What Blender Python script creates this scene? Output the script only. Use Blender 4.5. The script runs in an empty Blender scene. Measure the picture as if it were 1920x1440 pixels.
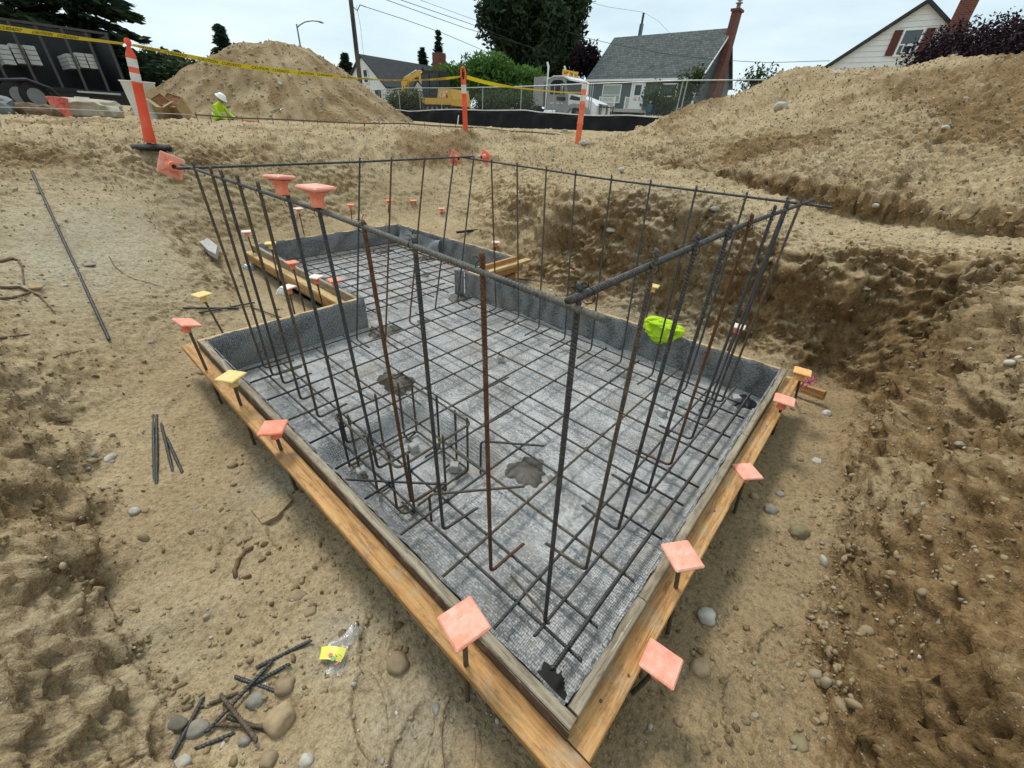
import bpy, bmesh, math, random
import numpy as np
from mathutils import Vector, Matrix

# ------------------------------------------------------------ scene, camera, light
scene = bpy.context.scene
C = scene.collection
F_PX, PITCH, ROLL, HEAD, CAM_Z = 749.45, math.radians(32.914), math.radians(3.397), math.radians(40.01), 1.4
E_R = np.array([math.sin(HEAD), math.cos(HEAD), 0.0])      # world +X: along the near right form
E_L = np.array([-math.cos(HEAD), math.sin(HEAD), 0.0])     # world +Y: along the near left form
_fw = np.array([0, math.cos(PITCH), -math.sin(PITCH)]); _rt = np.array([1.0, 0, 0]); _up = np.cross(_rt, _fw)
_r2 = math.cos(ROLL)*_rt + math.sin(ROLL)*_up; _u2 = np.cross(_r2, _fw)
def h2w(v): return np.array([v @ E_R, v @ E_L, v[2]])
RT, UP, FW = h2w(_r2), h2w(_u2), h2w(_fw)
CAM = np.array([0, 0, CAM_Z])
cam_d = bpy.data.cameras.new('camera'); cam = bpy.data.objects.new('camera', cam_d); C.objects.link(cam)
cam_d.sensor_width = 36; cam_d.sensor_fit = 'HORIZONTAL'; cam_d.lens = F_PX/1920*36
cam_d.clip_start = 0.02; cam_d.clip_end = 2000
m = Matrix.Identity(4)
for i in range(3):
    m[i][0] = RT[i]; m[i][1] = UP[i]; m[i][2] = -FW[i]; m[i][3] = CAM[i]
cam.matrix_world = m
scene.camera = cam
scene.render.resolution_x, scene.render.resolution_y = 1024, 768

SUN_EL, SUN_AZ = math.radians(58), math.radians(75)   # direction towards the sun, azimuth from +X towards +Y
w = bpy.data.worlds.new('World'); scene.world = w; w.use_nodes = True
nt = w.node_tree; nt.nodes.clear()
out = nt.nodes.new('ShaderNodeOutputWorld'); bg = nt.nodes.new('ShaderNodeBackground'); bg.inputs[1].default_value = 0.1
sky = nt.nodes.new('ShaderNodeTexSky'); sky.sky_type = 'NISHITA'; sky.sun_disc = False
sky.sun_elevation = SUN_EL; sky.sun_rotation = math.pi/2 - SUN_AZ; sky.dust_density = 2.0
tc = nt.nodes.new('ShaderNodeTexCoord'); mp = nt.nodes.new('ShaderNodeMapping'); mp.inputs['Scale'].default_value = (1.2, 1.2, 4.5)
nz = nt.nodes.new('ShaderNodeTexNoise'); nz.inputs['Scale'].default_value = 2.2; nz.inputs['Detail'].default_value = 6; nz.inputs['Roughness'].default_value = .55
cr = nt.nodes.new('ShaderNodeValToRGB'); cr.color_ramp.elements[0].position = .28; cr.color_ramp.elements[1].position = .75
cr.color_ramp.elements[0].color = (3.9, 5.0, 5.5, 1); cr.color_ramp.elements[1].color = (6.4, 7.2, 7.4, 1)
mx = nt.nodes.new('ShaderNodeMixRGB'); mx.inputs[0].default_value = .86
L = nt.links.new
L(tc.outputs['Generated'], mp.inputs[0]); L(mp.outputs[0], nz.inputs['Vector']); L(nz.outputs['Fac'], cr.inputs[0])
L(sky.outputs[0], mx.inputs[1]); L(cr.outputs[0], mx.inputs[2]); L(mx.outputs[0], bg.inputs[0]); L(bg.outputs[0], out.inputs[0])
sd = bpy.data.lights.new('sun', 'SUN'); sd.energy = 1.5; sd.angle = math.radians(14); sd.color = (1, .96, .9)
sun = bpy.data.objects.new('sun', sd); C.objects.link(sun)
sdir = Vector((math.cos(SUN_EL)*math.cos(SUN_AZ), math.cos(SUN_EL)*math.sin(SUN_AZ), math.sin(SUN_EL)))
sun.rotation_euler = sdir.to_track_quat('Z', 'Y').to_euler()
vs = scene.view_settings
vs.view_transform = 'Standard'; vs.look = 'None'; vs.exposure = 0.72; vs.gamma = 1.0; vs.use_curve_mapping = False

# ------------------------------------------------------------ pixel -> place (1920 x 1440 pixels of the photograph)
def pray(x, y): return ((x-960)*RT - (y-720)*UP)/F_PX + FW
def onz(x, y, z):
    d = pray(x, y); return CAM + d*((z-CAM_Z)/d[2])
def at(x, y, D):
    d = pray(x, y); return CAM + d*(D/math.hypot(d[0], d[1]))
def onpl(x, y, ax, c):
    d = pray(x, y); return CAM + d*(c/d[ax])

# ------------------------------------------------------------ helpers
rnd = random.Random(5)
rng = np.random.default_rng(7)
def V(*a): return np.array(a, float)
def nrm(v):
    v = np.asarray(v, float); return v/max(1e-9, np.linalg.norm(v))
class MB:
    def __init__(s): s.v = []; s.f = []; s.n = 0; s.sm = []
    def add(s, verts, faces, smooth=False):
        b = s.n; s.v.extend([tuple(map(float, q)) for q in verts]); s.n += len(verts)
        for f in faces: s.f.append(tuple(b+i for i in f)); s.sm.append(smooth)
        return s
    def box(s, c, size, ax=None):
        c = np.asarray(c, float); X, Y, Z = ax if ax is not None else (V(1,0,0), V(0,1,0), V(0,0,1))
        hx, hy, hz = [q/2 for q in size]
        vs_ = [c+sx*hx*X+sy*hy*Y+sz*hz*Z for sz in (-1,1) for sy in (-1,1) for sx in (-1,1)]
        return s.add(vs_, [(0,2,3,1),(4,5,7,6),(0,1,5,4),(2,6,7,3),(0,4,6,2),(1,3,7,5)])
    def bev(s, c, size, b, ax=None, taper=1.0):
        """box with chamfered vertical edges and a top/bottom chamfer"""
        c = np.asarray(c, float); X, Y, Z = ax if ax is not None else (V(1,0,0), V(0,1,0), V(0,0,1))
        hx, hy, hz = [q/2 for q in size]
        def ring(z, ins):
            k = taper if z > 0 else 1.0
            a, e = hx*k-ins, hy*k-ins
            pts = [(-a+b,-e),(a-b,-e),(a,-e+b),(a,e-b),(a-b,e),(-a+b,e),(-a,e-b),(-a,-e+b)]
            return [c+p[0]*X+p[1]*Y+z*Z for p in pts]
        vs_ = ring(-hz, b)+ring(-hz+b, 0)+ring(hz-b, 0)+ring(hz, b)
        fs = [tuple(range(7,-1,-1)), tuple(range(24,32))]
        for k in range(3):
            for i in range(8):
                j = (i+1) % 8; fs.append((k*8+i, k*8+j, k*8+8+j, k*8+8+i))
        return s.add(vs_, fs)
    def cyl(s, p0, p1, r0, r1=None, n=8, caps=True, smooth=True):
        r1 = r0 if r1 is None else r1; p0 = np.asarray(p0, float); p1 = np.asarray(p1, float)
        d = nrm(p1-p0); a = nrm(np.cross(d, V(0,0,1) if abs(d[2]) < .9 else V(1,0,0))); b = np.cross(d, a)
        vs_ = []
        for p, r in ((p0, r0), (p1, r1)):
            for i in range(n):
                t = 2*math.pi*i/n; vs_.append(p+r*(math.cos(t)*a+math.sin(t)*b))
        s.add(vs_, [(i, (i+1) % n, n+(i+1) % n, n+i) for i in range(n)], smooth)
        if caps: s.add(vs_, [tuple(range(n-1,-1,-1)), tuple(range(n,2*n))])
        return s
    def tube(s, pts, rad, n=6, smooth=True, caps=True, flat=1.0):
        pts = [np.asarray(p, float) for p in pts]; k = len(pts)
        if np.isscalar(rad): rad = [rad]*k
        T = [nrm(pts[min(i+1,k-1)]-pts[max(i-1,0)]) for i in range(k)]
        a = nrm(np.cross(T[0], V(0,0,1) if abs(T[0][2]) < .9 else V(1,0,0)))
        vs_ = []
        for i in range(k):
            a = nrm(a-T[i]*(a @ T[i])); b = np.cross(T[i], a)
            for j in range(n):
                t = 2*math.pi*j/n; vs_.append(pts[i]+rad[i]*(math.cos(t)*a+flat*math.sin(t)*b))
        fs = [(i*n+j, i*n+(j+1) % n, (i+1)*n+(j+1) % n, (i+1)*n+j) for i in range(k-1) for j in range(n)]
        s.add(vs_, fs, smooth)
        if caps: s.add(vs_[:n], [tuple(range(n-1,-1,-1))]); s.add(vs_[-n:], [tuple(range(n))])
        return s
    def prism(s, poly, ex):
        poly = [np.asarray(p, float) for p in poly]; n = len(poly); ex = np.asarray(ex, float)
        return s.add(poly+[p+ex for p in poly], [tuple(range(n-1,-1,-1)), tuple(range(n,2*n))]+[(i, (i+1) % n, n+(i+1) % n, n+i) for i in range(n)])
    def lathe(s, c, prof, n=16, ax=None, smooth=True, sx=1.0, sy=1.0):
        c = np.asarray(c, float); X, Y, Z = ax if ax is not None else (V(1,0,0), V(0,1,0), V(0,0,1)); k = len(prof)
        vs_ = [c+r*(sx*math.cos(2*math.pi*j/n)*X+sy*math.sin(2*math.pi*j/n)*Y)+z*Z for r, z in prof for j in range(n)]
        s.add(vs_, [(i*n+j, i*n+(j+1) % n, (i+1)*n+(j+1) % n, (i+1)*n+j) for i in range(k-1) for j in range(n)], smooth)
        s.add(vs_[:n], [tuple(range(n-1,-1,-1))]); s.add(vs_[-n:], [tuple(range(n))])
        return s
    def mesh(s, name):
        me = bpy.data.meshes.new(name); me.from_pydata(s.v, [], s.f)
        me.polygons.foreach_set('use_smooth', s.sm); me.update(); return me
    def build(s, name, mat, parent=None):
        me = s.mesh(name); return link(name, me, mat, parent)
def link(name, me, mat, parent=None):
    o = bpy.data.objects.new(name, me); C.objects.link(o)
    if mat is not None and not me.materials:
        me.materials.append(mat)
    if parent is not None: setpar(o, parent)
    return o
def setpar(o, parent):
    o.parent = parent
    o.matrix_parent_inverse = PINV.get(parent.name, Matrix.Identity(4))
PINV = {}
def empty(name, loc):
    o = bpy.data.objects.new(name, None); C.objects.link(o); o.location = [float(q) for q in loc]; o.empty_display_size = .1
    PINV[o.name] = Matrix.Translation([-float(q) for q in loc])
    return o
def tag(o, label=None, cat=None, group=None, kind=None):
    if label: o['label'] = label
    if cat: o['category'] = cat
    if group: o['group'] = group
    if kind: o['kind'] = kind
    return o
def thing(name, label, cat, loc, group=None): return tag(empty(name, loc), label, cat, group)
def asparent(o):      # a mesh object (identity transform) used as parent of sub-parts
    PINV[o.name] = Matrix.Identity(4); return o
def axes(yaw, tilt=0.0, roll=0.0):
    Rm = Matrix.Rotation(yaw, 3, 'Z') @ Matrix.Rotation(tilt, 3, 'Y') @ Matrix.Rotation(roll, 3, 'X')
    return [np.array(Rm.col[i]) for i in range(3)]
def npmesh(name, v, f, smooth=True):
    """fast mesh from numpy arrays, f: (n,3) or (n,4)"""
    me = bpy.data.meshes.new(name); k = f.shape[1]
    me.vertices.add(len(v)); me.vertices.foreach_set('co', np.ascontiguousarray(v, np.float32).ravel())
    me.loops.add(f.size); me.loops.foreach_set('vertex_index', np.ascontiguousarray(f, np.int32).ravel())
    me.polygons.add(len(f)); me.polygons.foreach_set('loop_start', np.arange(0, f.size, k, dtype=np.int32))
    me.polygons.foreach_set('loop_total', np.full(len(f), k, np.int32))
    me.polygons.foreach_set('use_smooth', np.full(len(f), smooth)); me.update(calc_edges=True); return me
# numpy gradient noise
_perm = np.random.default_rng(3).permutation(256).astype(np.int32); _perm = np.concatenate([_perm, _perm, _perm])
_grad = np.array([(1,1,0),(-1,1,0),(1,-1,0),(-1,-1,0),(1,0,1),(-1,0,1),(1,0,-1),(-1,0,-1),(0,1,1),(0,-1,1),(0,1,-1),(0,-1,-1)], np.float32)
def perlin(p):
    p = np.asarray(p, np.float32); i = np.floor(p).astype(np.int32); f = p-i; i &= 255
    u = f*f*f*(f*(f*6-15)+10); res = 0
    def g(dx, dy, dz):
        h = _perm[_perm[_perm[i[:,0]+dx]+i[:,1]+dy]+i[:,2]+dz] % 12
        q = _grad[h]; return q[:,0]*(f[:,0]-dx)+q[:,1]*(f[:,1]-dy)+q[:,2]*(f[:,2]-dz)
    def lp(a, b, t): return a+t*(b-a)
    x00 = lp(g(0,0,0), g(1,0,0), u[:,0]); x10 = lp(g(0,1,0), g(1,1,0), u[:,0])
    x01 = lp(g(0,0,1), g(1,0,1), u[:,0]); x11 = lp(g(0,1,1), g(1,1,1), u[:,0])
    return lp(lp(x00, x10, u[:,1]), lp(x01, x11, u[:,1]), u[:,2])
def fbm(p, oct=4, lac=2.1, gain=.5, ridge=False):
    s_, a = 0, 1.0; p = np.asarray(p, np.float32)
    for o in range(oct):
        n = perlin(p+o*17.3); s_ = s_+a*((1-2*np.abs(n)) if ridge else n); p = p*lac; a *= gain
    return s_

# ------------------------------------------------------------ materials
MATS = {}
class NT:
    def __init__(s, name, rough=.8, metal=0.0, spec=.3):
        s.m = bpy.data.materials.new(name); s.m.use_nodes = True; s.t = s.m.node_tree; s.t.nodes.clear()
        s.o = s.n('ShaderNodeOutputMaterial'); s.b = s.n('ShaderNodeBsdfPrincipled')
        s.b.inputs['Roughness'].default_value = rough; s.b.inputs['Metallic'].default_value = metal; s.b.inputs['Specular IOR Level'].default_value = spec
        s.l(s.b.outputs[0], s.o.inputs[0]); MATS[name] = s.m
        s.tc = s.n('ShaderNodeTexCoord')
    def n(s, t, **k):
        q = s.t.nodes.new(t)
        for a, b in k.items(): setattr(q, a, b)
        return q
    def l(s, a, b): s.t.links.new(a, b)
    def co(s, scale=(1,1,1), kind='Object', rot=(0,0,0)):
        q = s.n('ShaderNodeMapping'); q.inputs['Scale'].default_value = scale; q.inputs['Rotation'].default_value = rot
        s.l(s.tc.outputs[kind], q.inputs[0]); return q.outputs[0]
    def noise(s, scale, det=4, rough=.55, co=None, dist=0.0):
        q = s.n('ShaderNodeTexNoise'); q.inputs['Scale'].default_value = scale; q.inputs['Detail'].default_value = det
        q.inputs['Roughness'].default_value = rough; q.inputs['Distortion'].default_value = dist
        s.l(co if co is not None else s.co(), q.inputs['Vector']); return q.outputs['Fac']
    def voro(s, scale, co=None, feat='F1', out='Distance', rand=1.0):
        q = s.n('ShaderNodeTexVoronoi', feature=feat); q.inputs['Scale'].default_value = scale; q.inputs['Randomness'].default_value = rand
        s.l(co if co is not None else s.co(), q.inputs['Vector']); return q.outputs[out]
    def ramp(s, fac, stops, interp='LINEAR'):
        q = s.n('ShaderNodeValToRGB'); e = q.color_ramp; e.interpolation = interp
        while len(e.elements) < len(stops): e.elements.new(.5)
        for el, (p, c) in zip(e.elements, stops): el.position = p; el.color = (*c, 1) if len(c) == 3 else c
        s.l(fac, q.inputs[0]); return q.outputs[0]
    def mix(s, fac, a, b, mode='MIX'):
        q = s.n('ShaderNodeMixRGB', blend_type=mode)
        for k, x in ((0, fac), (1, a), (2, b)):
            if isinstance(x, (int, float)): q.inputs[k].default_value = x if k == 0 else (x, x, x, 1)
            elif isinstance(x, tuple): q.inputs[k].default_value = (*x, 1)
            else: s.l(x, q.inputs[k])
        return q.outputs[0]
    def math(s, op, a, b=0.0, clamp=False):
        q = s.n('ShaderNodeMath', operation=op, use_clamp=clamp)
        for k, x in ((0, a), (1, b)):
            if isinstance(x, (int, float)): q.inputs[k].default_value = x
            else: s.l(x, q.inputs[k])
        return q.outputs[0]
    def attr(s, name):
        q = s.n('ShaderNodeAttribute', attribute_name=name); return q.outputs['Fac']
    def rand(s): return s.n('ShaderNodeObjectInfo').outputs['Random']
    def col(s, x):
        if isinstance(x, tuple): s.b.inputs['Base Color'].default_value = (*x, 1)
        else: s.l(x, s.b.inputs['Base Color'])
        return s
    def rough(s, x): s.l(x, s.b.inputs['Roughness']); return s
    def bump(s, h, strength=.5, dist=.01, prev=None):
        q = s.n('ShaderNodeBump'); q.inputs['Strength'].default_value = strength; q.inputs['Distance'].default_value = dist
        s.l(h, q.inputs['Height'])
        if prev is not None: s.l(prev, q.inputs['Normal'])
        s.l(q.outputs[0], s.b.inputs['Normal']); return q.outputs[0]
def plain(name, c, rough=.6, metal=0.0, var=.12, scale=8.0, spec=.35, bump=0.0, dirt=0.0, dirtc=(.3,.24,.16)):
    k = NT(name, rough, metal, spec); n = k.noise(scale, 5)
    lo = tuple(x*(1-var) for x in c); hi = tuple(min(1, x*(1+var)) for x in c)
    cc = k.ramp(n, [(.3, lo), (.7, hi)])
    if dirt > 0:
        d = k.noise(scale*2.3, 6, .65); cc = k.mix(k.ramp(d, [(.5-.25*dirt, (dirt,)*3), (.62, (0,0,0))]), cc, dirtc)
    k.col(cc)
    if bump > 0: k.bump(k.noise(scale*6, 4), bump, .004)
    return k.m

# earth: dry tan crust, darker freshly cut moist soil, pale cement dust; the masks are mesh attributes
def make_earth(name):
    k = NT(name, .95, 0, .12); co = k.co()
    n1 = k.noise(.9, 6, .6, co); n2 = k.noise(7, 6, .65, co); n3 = k.noise(42, 5, .65, co); n4 = k.noise(150, 3, .6, co)
    dry = k.ramp(n2, [(.3, (.335,.25,.142)), (.5, (.43,.332,.196)), (.7, (.505,.402,.252))])
    dry = k.mix(k.ramp(n1, [(.42, (0,)*3), (.62, (.5,)*3)]), dry, (.30,.222,.124))
    dry = k.mix(k.ramp(k.noise(2.6, 6, .7, co), [(.5, (0,)*3), (.66, (.4,)*3)]), dry, (.25,.172,.085))
    grey = k.ramp(n2, [(.3, (.30,.26,.18)), (.7, (.42,.38,.28))])
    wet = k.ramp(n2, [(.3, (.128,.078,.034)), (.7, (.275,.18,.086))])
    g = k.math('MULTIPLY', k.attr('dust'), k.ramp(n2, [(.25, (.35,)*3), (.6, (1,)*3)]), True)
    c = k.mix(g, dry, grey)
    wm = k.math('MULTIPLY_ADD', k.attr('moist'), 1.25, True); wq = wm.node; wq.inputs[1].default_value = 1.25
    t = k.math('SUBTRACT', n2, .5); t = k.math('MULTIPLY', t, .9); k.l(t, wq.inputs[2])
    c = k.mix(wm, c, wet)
    gr = k.ramp(n3, [(.34, (.64,)*3), (.5, (1,)*3), (.66, (1.2,)*3)])
    c = k.mix(1.0, c, gr, 'MULTIPLY')
    fine = k.ramp(n4, [(.33, (.72,)*3), (.5, (1,)*3), (.68, (1.18,)*3)])
    c = k.mix(.8, c, fine, 'MULTIPLY')
    # grit: scattered pale grains
    vc = k.voro(95, co, out='Color'); vd = k.voro(95, co)
    gm = k.math('MULTIPLY', k.ramp(vd, [(.22, (1,)*3), (.34, (0,)*3)]), k.ramp(vc, [(.80, (0,)*3), (.84, (1,)*3)]))
    c = k.mix(k.math('MULTIPLY', gm, .75), c, (.46,.42,.34))
    k.col(c)
    b1 = k.bump(n2, .4, .05); b2 = k.bump(n3, .6, .018, b1); b3 = k.bump(n4, .65, .006, b2)
    k.bump(gm, .6, .006, b3)
    return k.m
EARTH = make_earth('earth')
def make_stone(name):
    k = NT(name, .82, 0, .25); r = k.rand(); co = k.co()
    base = k.ramp(r, [(0, (.20,.19,.165)), (.2, (.33,.29,.215)), (.4, (.27,.235,.165)), (.6, (.42,.40,.34)), (.8, (.36,.265,.16)), (1, (.24,.225,.19))], 'CONSTANT')
    n = k.noise(26, 6, .65, co); base = k.mix(1, base, k.ramp(n, [(.3, (.7,)*3), (.5, (1,)*3), (.7, (1.18,)*3)]), 'MULTIPLY')
    base = k.mix(k.ramp(k.noise(9, 5, .6, co), [(.45, (0,)*3), (.62, (.75,)*3)]), base, (.34,.26,.155))
    k.col(base); k.bump(k.noise(60, 5, .6, co), .4, .006); return k.m
STONE = make_stone('cobble_stone')
def make_gravel(name):
    k = NT(name, .85, 0, .2); v = k.attr('tone'); co = k.co()
    base = k.ramp(v, [(0, (.23,.18,.105)), (.3, (.30,.24,.15)), (.55, (.36,.32,.24)), (.78, (.30,.285,.24)), (.92, (.48,.45,.38)), (1, (.56,.54,.48))])
    base = k.mix(k.ramp(k.noise(18, 4, .6, co), [(.42, (0,)*3), (.6, (.8,)*3)]), base, (.32,.24,.14))
    k.col(base); return k.m
GRAVEL = make_gravel('gravel')
def make_clod(name):
    k = NT(name, .95, 0, .1); v = k.attr('tone'); co = k.co()
    base = k.ramp(v, [(0, (.15,.105,.055)), (.5, (.26,.19,.105)), (1, (.36,.275,.16))])
    base = k.mix(1, base, k.ramp(k.noise(70, 4, .6, co), [(.3, (.7,)*3), (.7, (1.25,)*3)]), 'MULTIPLY'); k.col(base); k.bump(k.noise(160, 3, .6, co), .6, .005); return k.m
CLOD = make_clod('soil_clod')
def make_wood(name, a, b, dark, weather=0.0, knots=True):
    k = NT(name, .72, 0, .25); r = k.rand()
    sh = k.n('ShaderNodeCombineXYZ'); k.l(k.math('MULTIPLY', r, 37.0), sh.inputs[0]); k.l(k.math('MULTIPLY', r, 11.0), sh.inputs[1])
    ad = k.n('ShaderNodeVectorMath', operation='ADD'); k.l(k.tc.outputs['Object'], ad.inputs[0]); k.l(sh.outputs[0], ad.inputs[1])
    mp_ = k.n('ShaderNodeMapping'); mp_.inputs['Scale'].default_value = (1.1, 16, 16); k.l(ad.outputs[0], mp_.inputs[0]); co = mp_.outputs[0]
    g = k.noise(2.2, 6, .6, co, 1.6); lines = k.noise(14, 3, .6, co, .3)
    c = k.ramp(g, [(.3, a), (.52, b), (.62, tuple(x*.62 for x in b)), (.7, a)])
    c = k.mix(.55, c, k.ramp(lines, [(.35, (.68,)*3), (.6, (1.08,)*3)]), 'MULTIPLY')
    mp2 = k.n('ShaderNodeMapping'); mp2.inputs['Scale'].default_value = (3.2, 7, 7); k.l(ad.outputs[0], mp2.inputs[0])
    if knots:
        v = k.voro(1.0, mp2.outputs[0]); c = k.mix(k.ramp(v, [(.05, (.9,)*3), (.14, (0,)*3)]), c, dark)
    st = k.noise(5, 6, .7, mp2.outputs[0]); c = k.mix(k.ramp(st, [(.52, (0,)*3), (.7, (.7+.25*weather,)*3)]), c, dark)
    du = k.noise(9, 5, .7, ad.outputs[0]); c = k.mix(k.ramp(du, [(.52, (0,)*3), (.70, (.6,)*3)]), c, (.42,.35,.24)); sp = k.noise(38, 4, .7, ad.outputs[0]); c = k.mix(k.ramp(sp, [(.66, (0,)*3), (.71, (.75,)*3)]), c, (.30,.225,.13))
    k.col(c); b1 = k.bump(lines, .35, .003); k.bump(k.noise(90, 3, .5, co), .2, .002, b1); return k.m
WOOD_NEW = make_wood('fresh_lumber', (.63,.375,.15), (.48,.25,.09), (.19,.095,.04))
WOOD_YEL = make_wood('yellow_lumber', (.68,.51,.26), (.56,.36,.15), (.24,.13,.055))
WOOD_OLD = make_wood('weathered_lumber', (.40,.345,.25), (.29,.235,.16), (.13,.09,.06), .8)
WOOD_DARK = make_wood('stained_lumber', (.135,.095,.065), (.105,.07,.05), (.05,.035,.028), .3, False)
def make_steel(name, rust, rc=((.05,.021,.010),(.155,.068,.030))):
    k = NT(name, .62, .55, .4); co = k.co(); r = k.rand()
    n = k.noise(7, 5, .65, co); f = k.noise(120, 4, .6, co)
    c0 = k.ramp(f, [(.3, (.030,.034,.037)), (.7, (.085,.092,.095))])
    c1 = k.ramp(f, [(.3, rc[0]), (.7, rc[1])])
    if rust == 'mix': fac = k.math('ADD', k.math('MULTIPLY', k.math('SUBTRACT', r, .55), 1.1), k.math('MULTIPLY', k.math('SUBTRACT', n, .5), 2.2), True)
    else: fac = k.ramp(n, [(.5-rust*.5, (0,)*3), (.75-rust*.4, (min(1, .3+rust),)*3)])
    c = k.mix(fac, c0, c1); du = k.ramp(k.noise(15, 5, .7, co), [(.52, (0,)*3), (.74, (.32,)*3)]); c = k.mix(du, c, (.28,.24,.17)); k.col(c)
    k.rough(k.math('ADD', k.math('MULTIPLY', fac, .35), .5, True)); k.l(k.math('SUBTRACT', .5, k.math('MULTIPLY', fac, .45), True), k.b.inputs['Metallic'])
    k.bump(f, .25, .001); return k.m
STEEL = make_steel('rebar_steel', .12); RUST = make_steel('rusty_rebar', 1.0); BROWN = make_steel('brown_rebar', .62, ((.055,.038,.022),(.15,.11,.065)))
def make_liner(name, wall):
    k = NT(name, .9, 0, .15); co = k.co()
    mpv = k.co((80, 125, 110)); wv = k.n('ShaderNodeTexVoronoi'); wv.inputs['Scale'].default_value = 1.0; wv.inputs['Randomness'].default_value = .35; k.l(mpv, wv.inputs['Vector'])
    st = k.noise(1, 2, .5, k.co((110, 45, 110))); n2 = k.noise(3.2, 6, .62, co); n3 = k.noise(60, 4, .7, co)
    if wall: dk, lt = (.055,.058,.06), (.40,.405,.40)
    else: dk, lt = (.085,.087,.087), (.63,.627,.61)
    wf = k.math('ADD', k.math('MULTIPLY', wv.outputs['Distance'], .75), k.math('MULTIPLY', st, .5))
    c = k.ramp(wf, [(.34, lt), (.72, dk)])
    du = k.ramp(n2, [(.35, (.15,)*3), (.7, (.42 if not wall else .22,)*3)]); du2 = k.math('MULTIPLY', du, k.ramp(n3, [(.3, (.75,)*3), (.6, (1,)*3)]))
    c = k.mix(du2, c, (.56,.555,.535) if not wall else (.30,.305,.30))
    di = k.ramp(k.noise(2.1, 6, .7, k.co((1,1,1), rot=(0,0,1))), [(.52, (0,)*3), (.70, (.55,)*3)]); c = k.mix(di, c, (.27,.225,.155)); ft = k.ramp(k.noise(11, 5, .7, co), [(.60, (0,)*3), (.68, (.5,)*3)]); c = k.mix(ft, c, (.20,.165,.115)); k.col(c)
    k.bump(wf, .8, .003); return k.m
LINER = make_liner('liner_floor', False); LINER_W = make_liner('liner_wall', True)
MUD = plain('wet_mud', (.072,.062,.047), .5, 0, .45, 16, .4, 1.0)
def make_cap(name, c, pale):
    k = NT(name, .5, 0, .35); co = k.co(); n = k.noise(22, 6, .7, co); r = k.rand()
    cc = k.mix(k.ramp(n, [(.38, (0,)*3), (.66, (.8,)*3)]), c, pale); sc_ = k.noise(1, 5, .7, k.co((14, 70, 30), rot=(0,0,.6))); cc = k.mix(k.ramp(sc_, [(.58, (0,)*3), (.66, (.5,)*3)]), cc, tuple(min(.9, x*1.15+.05) for x in pale)); cc = k.mix(k.math('MULTIPLY', r, .35), cc, pale)
    du = k.ramp(k.noise(60, 4, .7, co), [(.6, (0,)*3), (.72, (.45,)*3)]); k.col(k.mix(du, cc, (.45,.38,.28))); return k.m
CAP_O = make_cap('orange_cap_plastic', (.80,.13,.045), (.86,.36,.24))
CAP_P = make_cap('pale_cap_plastic', (.80,.24,.14), (.86,.47,.36))
CAP_Y = make_cap('yellow_cap_plastic', (.72,.47,.12), (.80,.64,.28))
CAP_W = make_cap('bleached_cap_plastic', (.74,.55,.48), (.80,.74,.68))
CAP_D = plain('cap_socket_dark', (.03,.02,.018), .8)
WIRE = plain('tie_wire', (.025,.024,.022), .5, .6)
CONC = plain('concrete_block', (.40,.39,.36), .9, 0, .2, 30, .2, .4)
BLACKP = plain('black_plastic', (.018,.019,.021), .5, 0, .3, 10, .4)
HIVIS = plain('hi_vis_lime', (.40,.60,.018), .75, 0, .12, 20, .2)
ROOT = plain('root_bark', (.16,.10,.055), .9, 0, .4, 30, .2, .6)
TWIG = plain('dry_twig', (.13,.085,.05), .9, 0, .4, 20)

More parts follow.
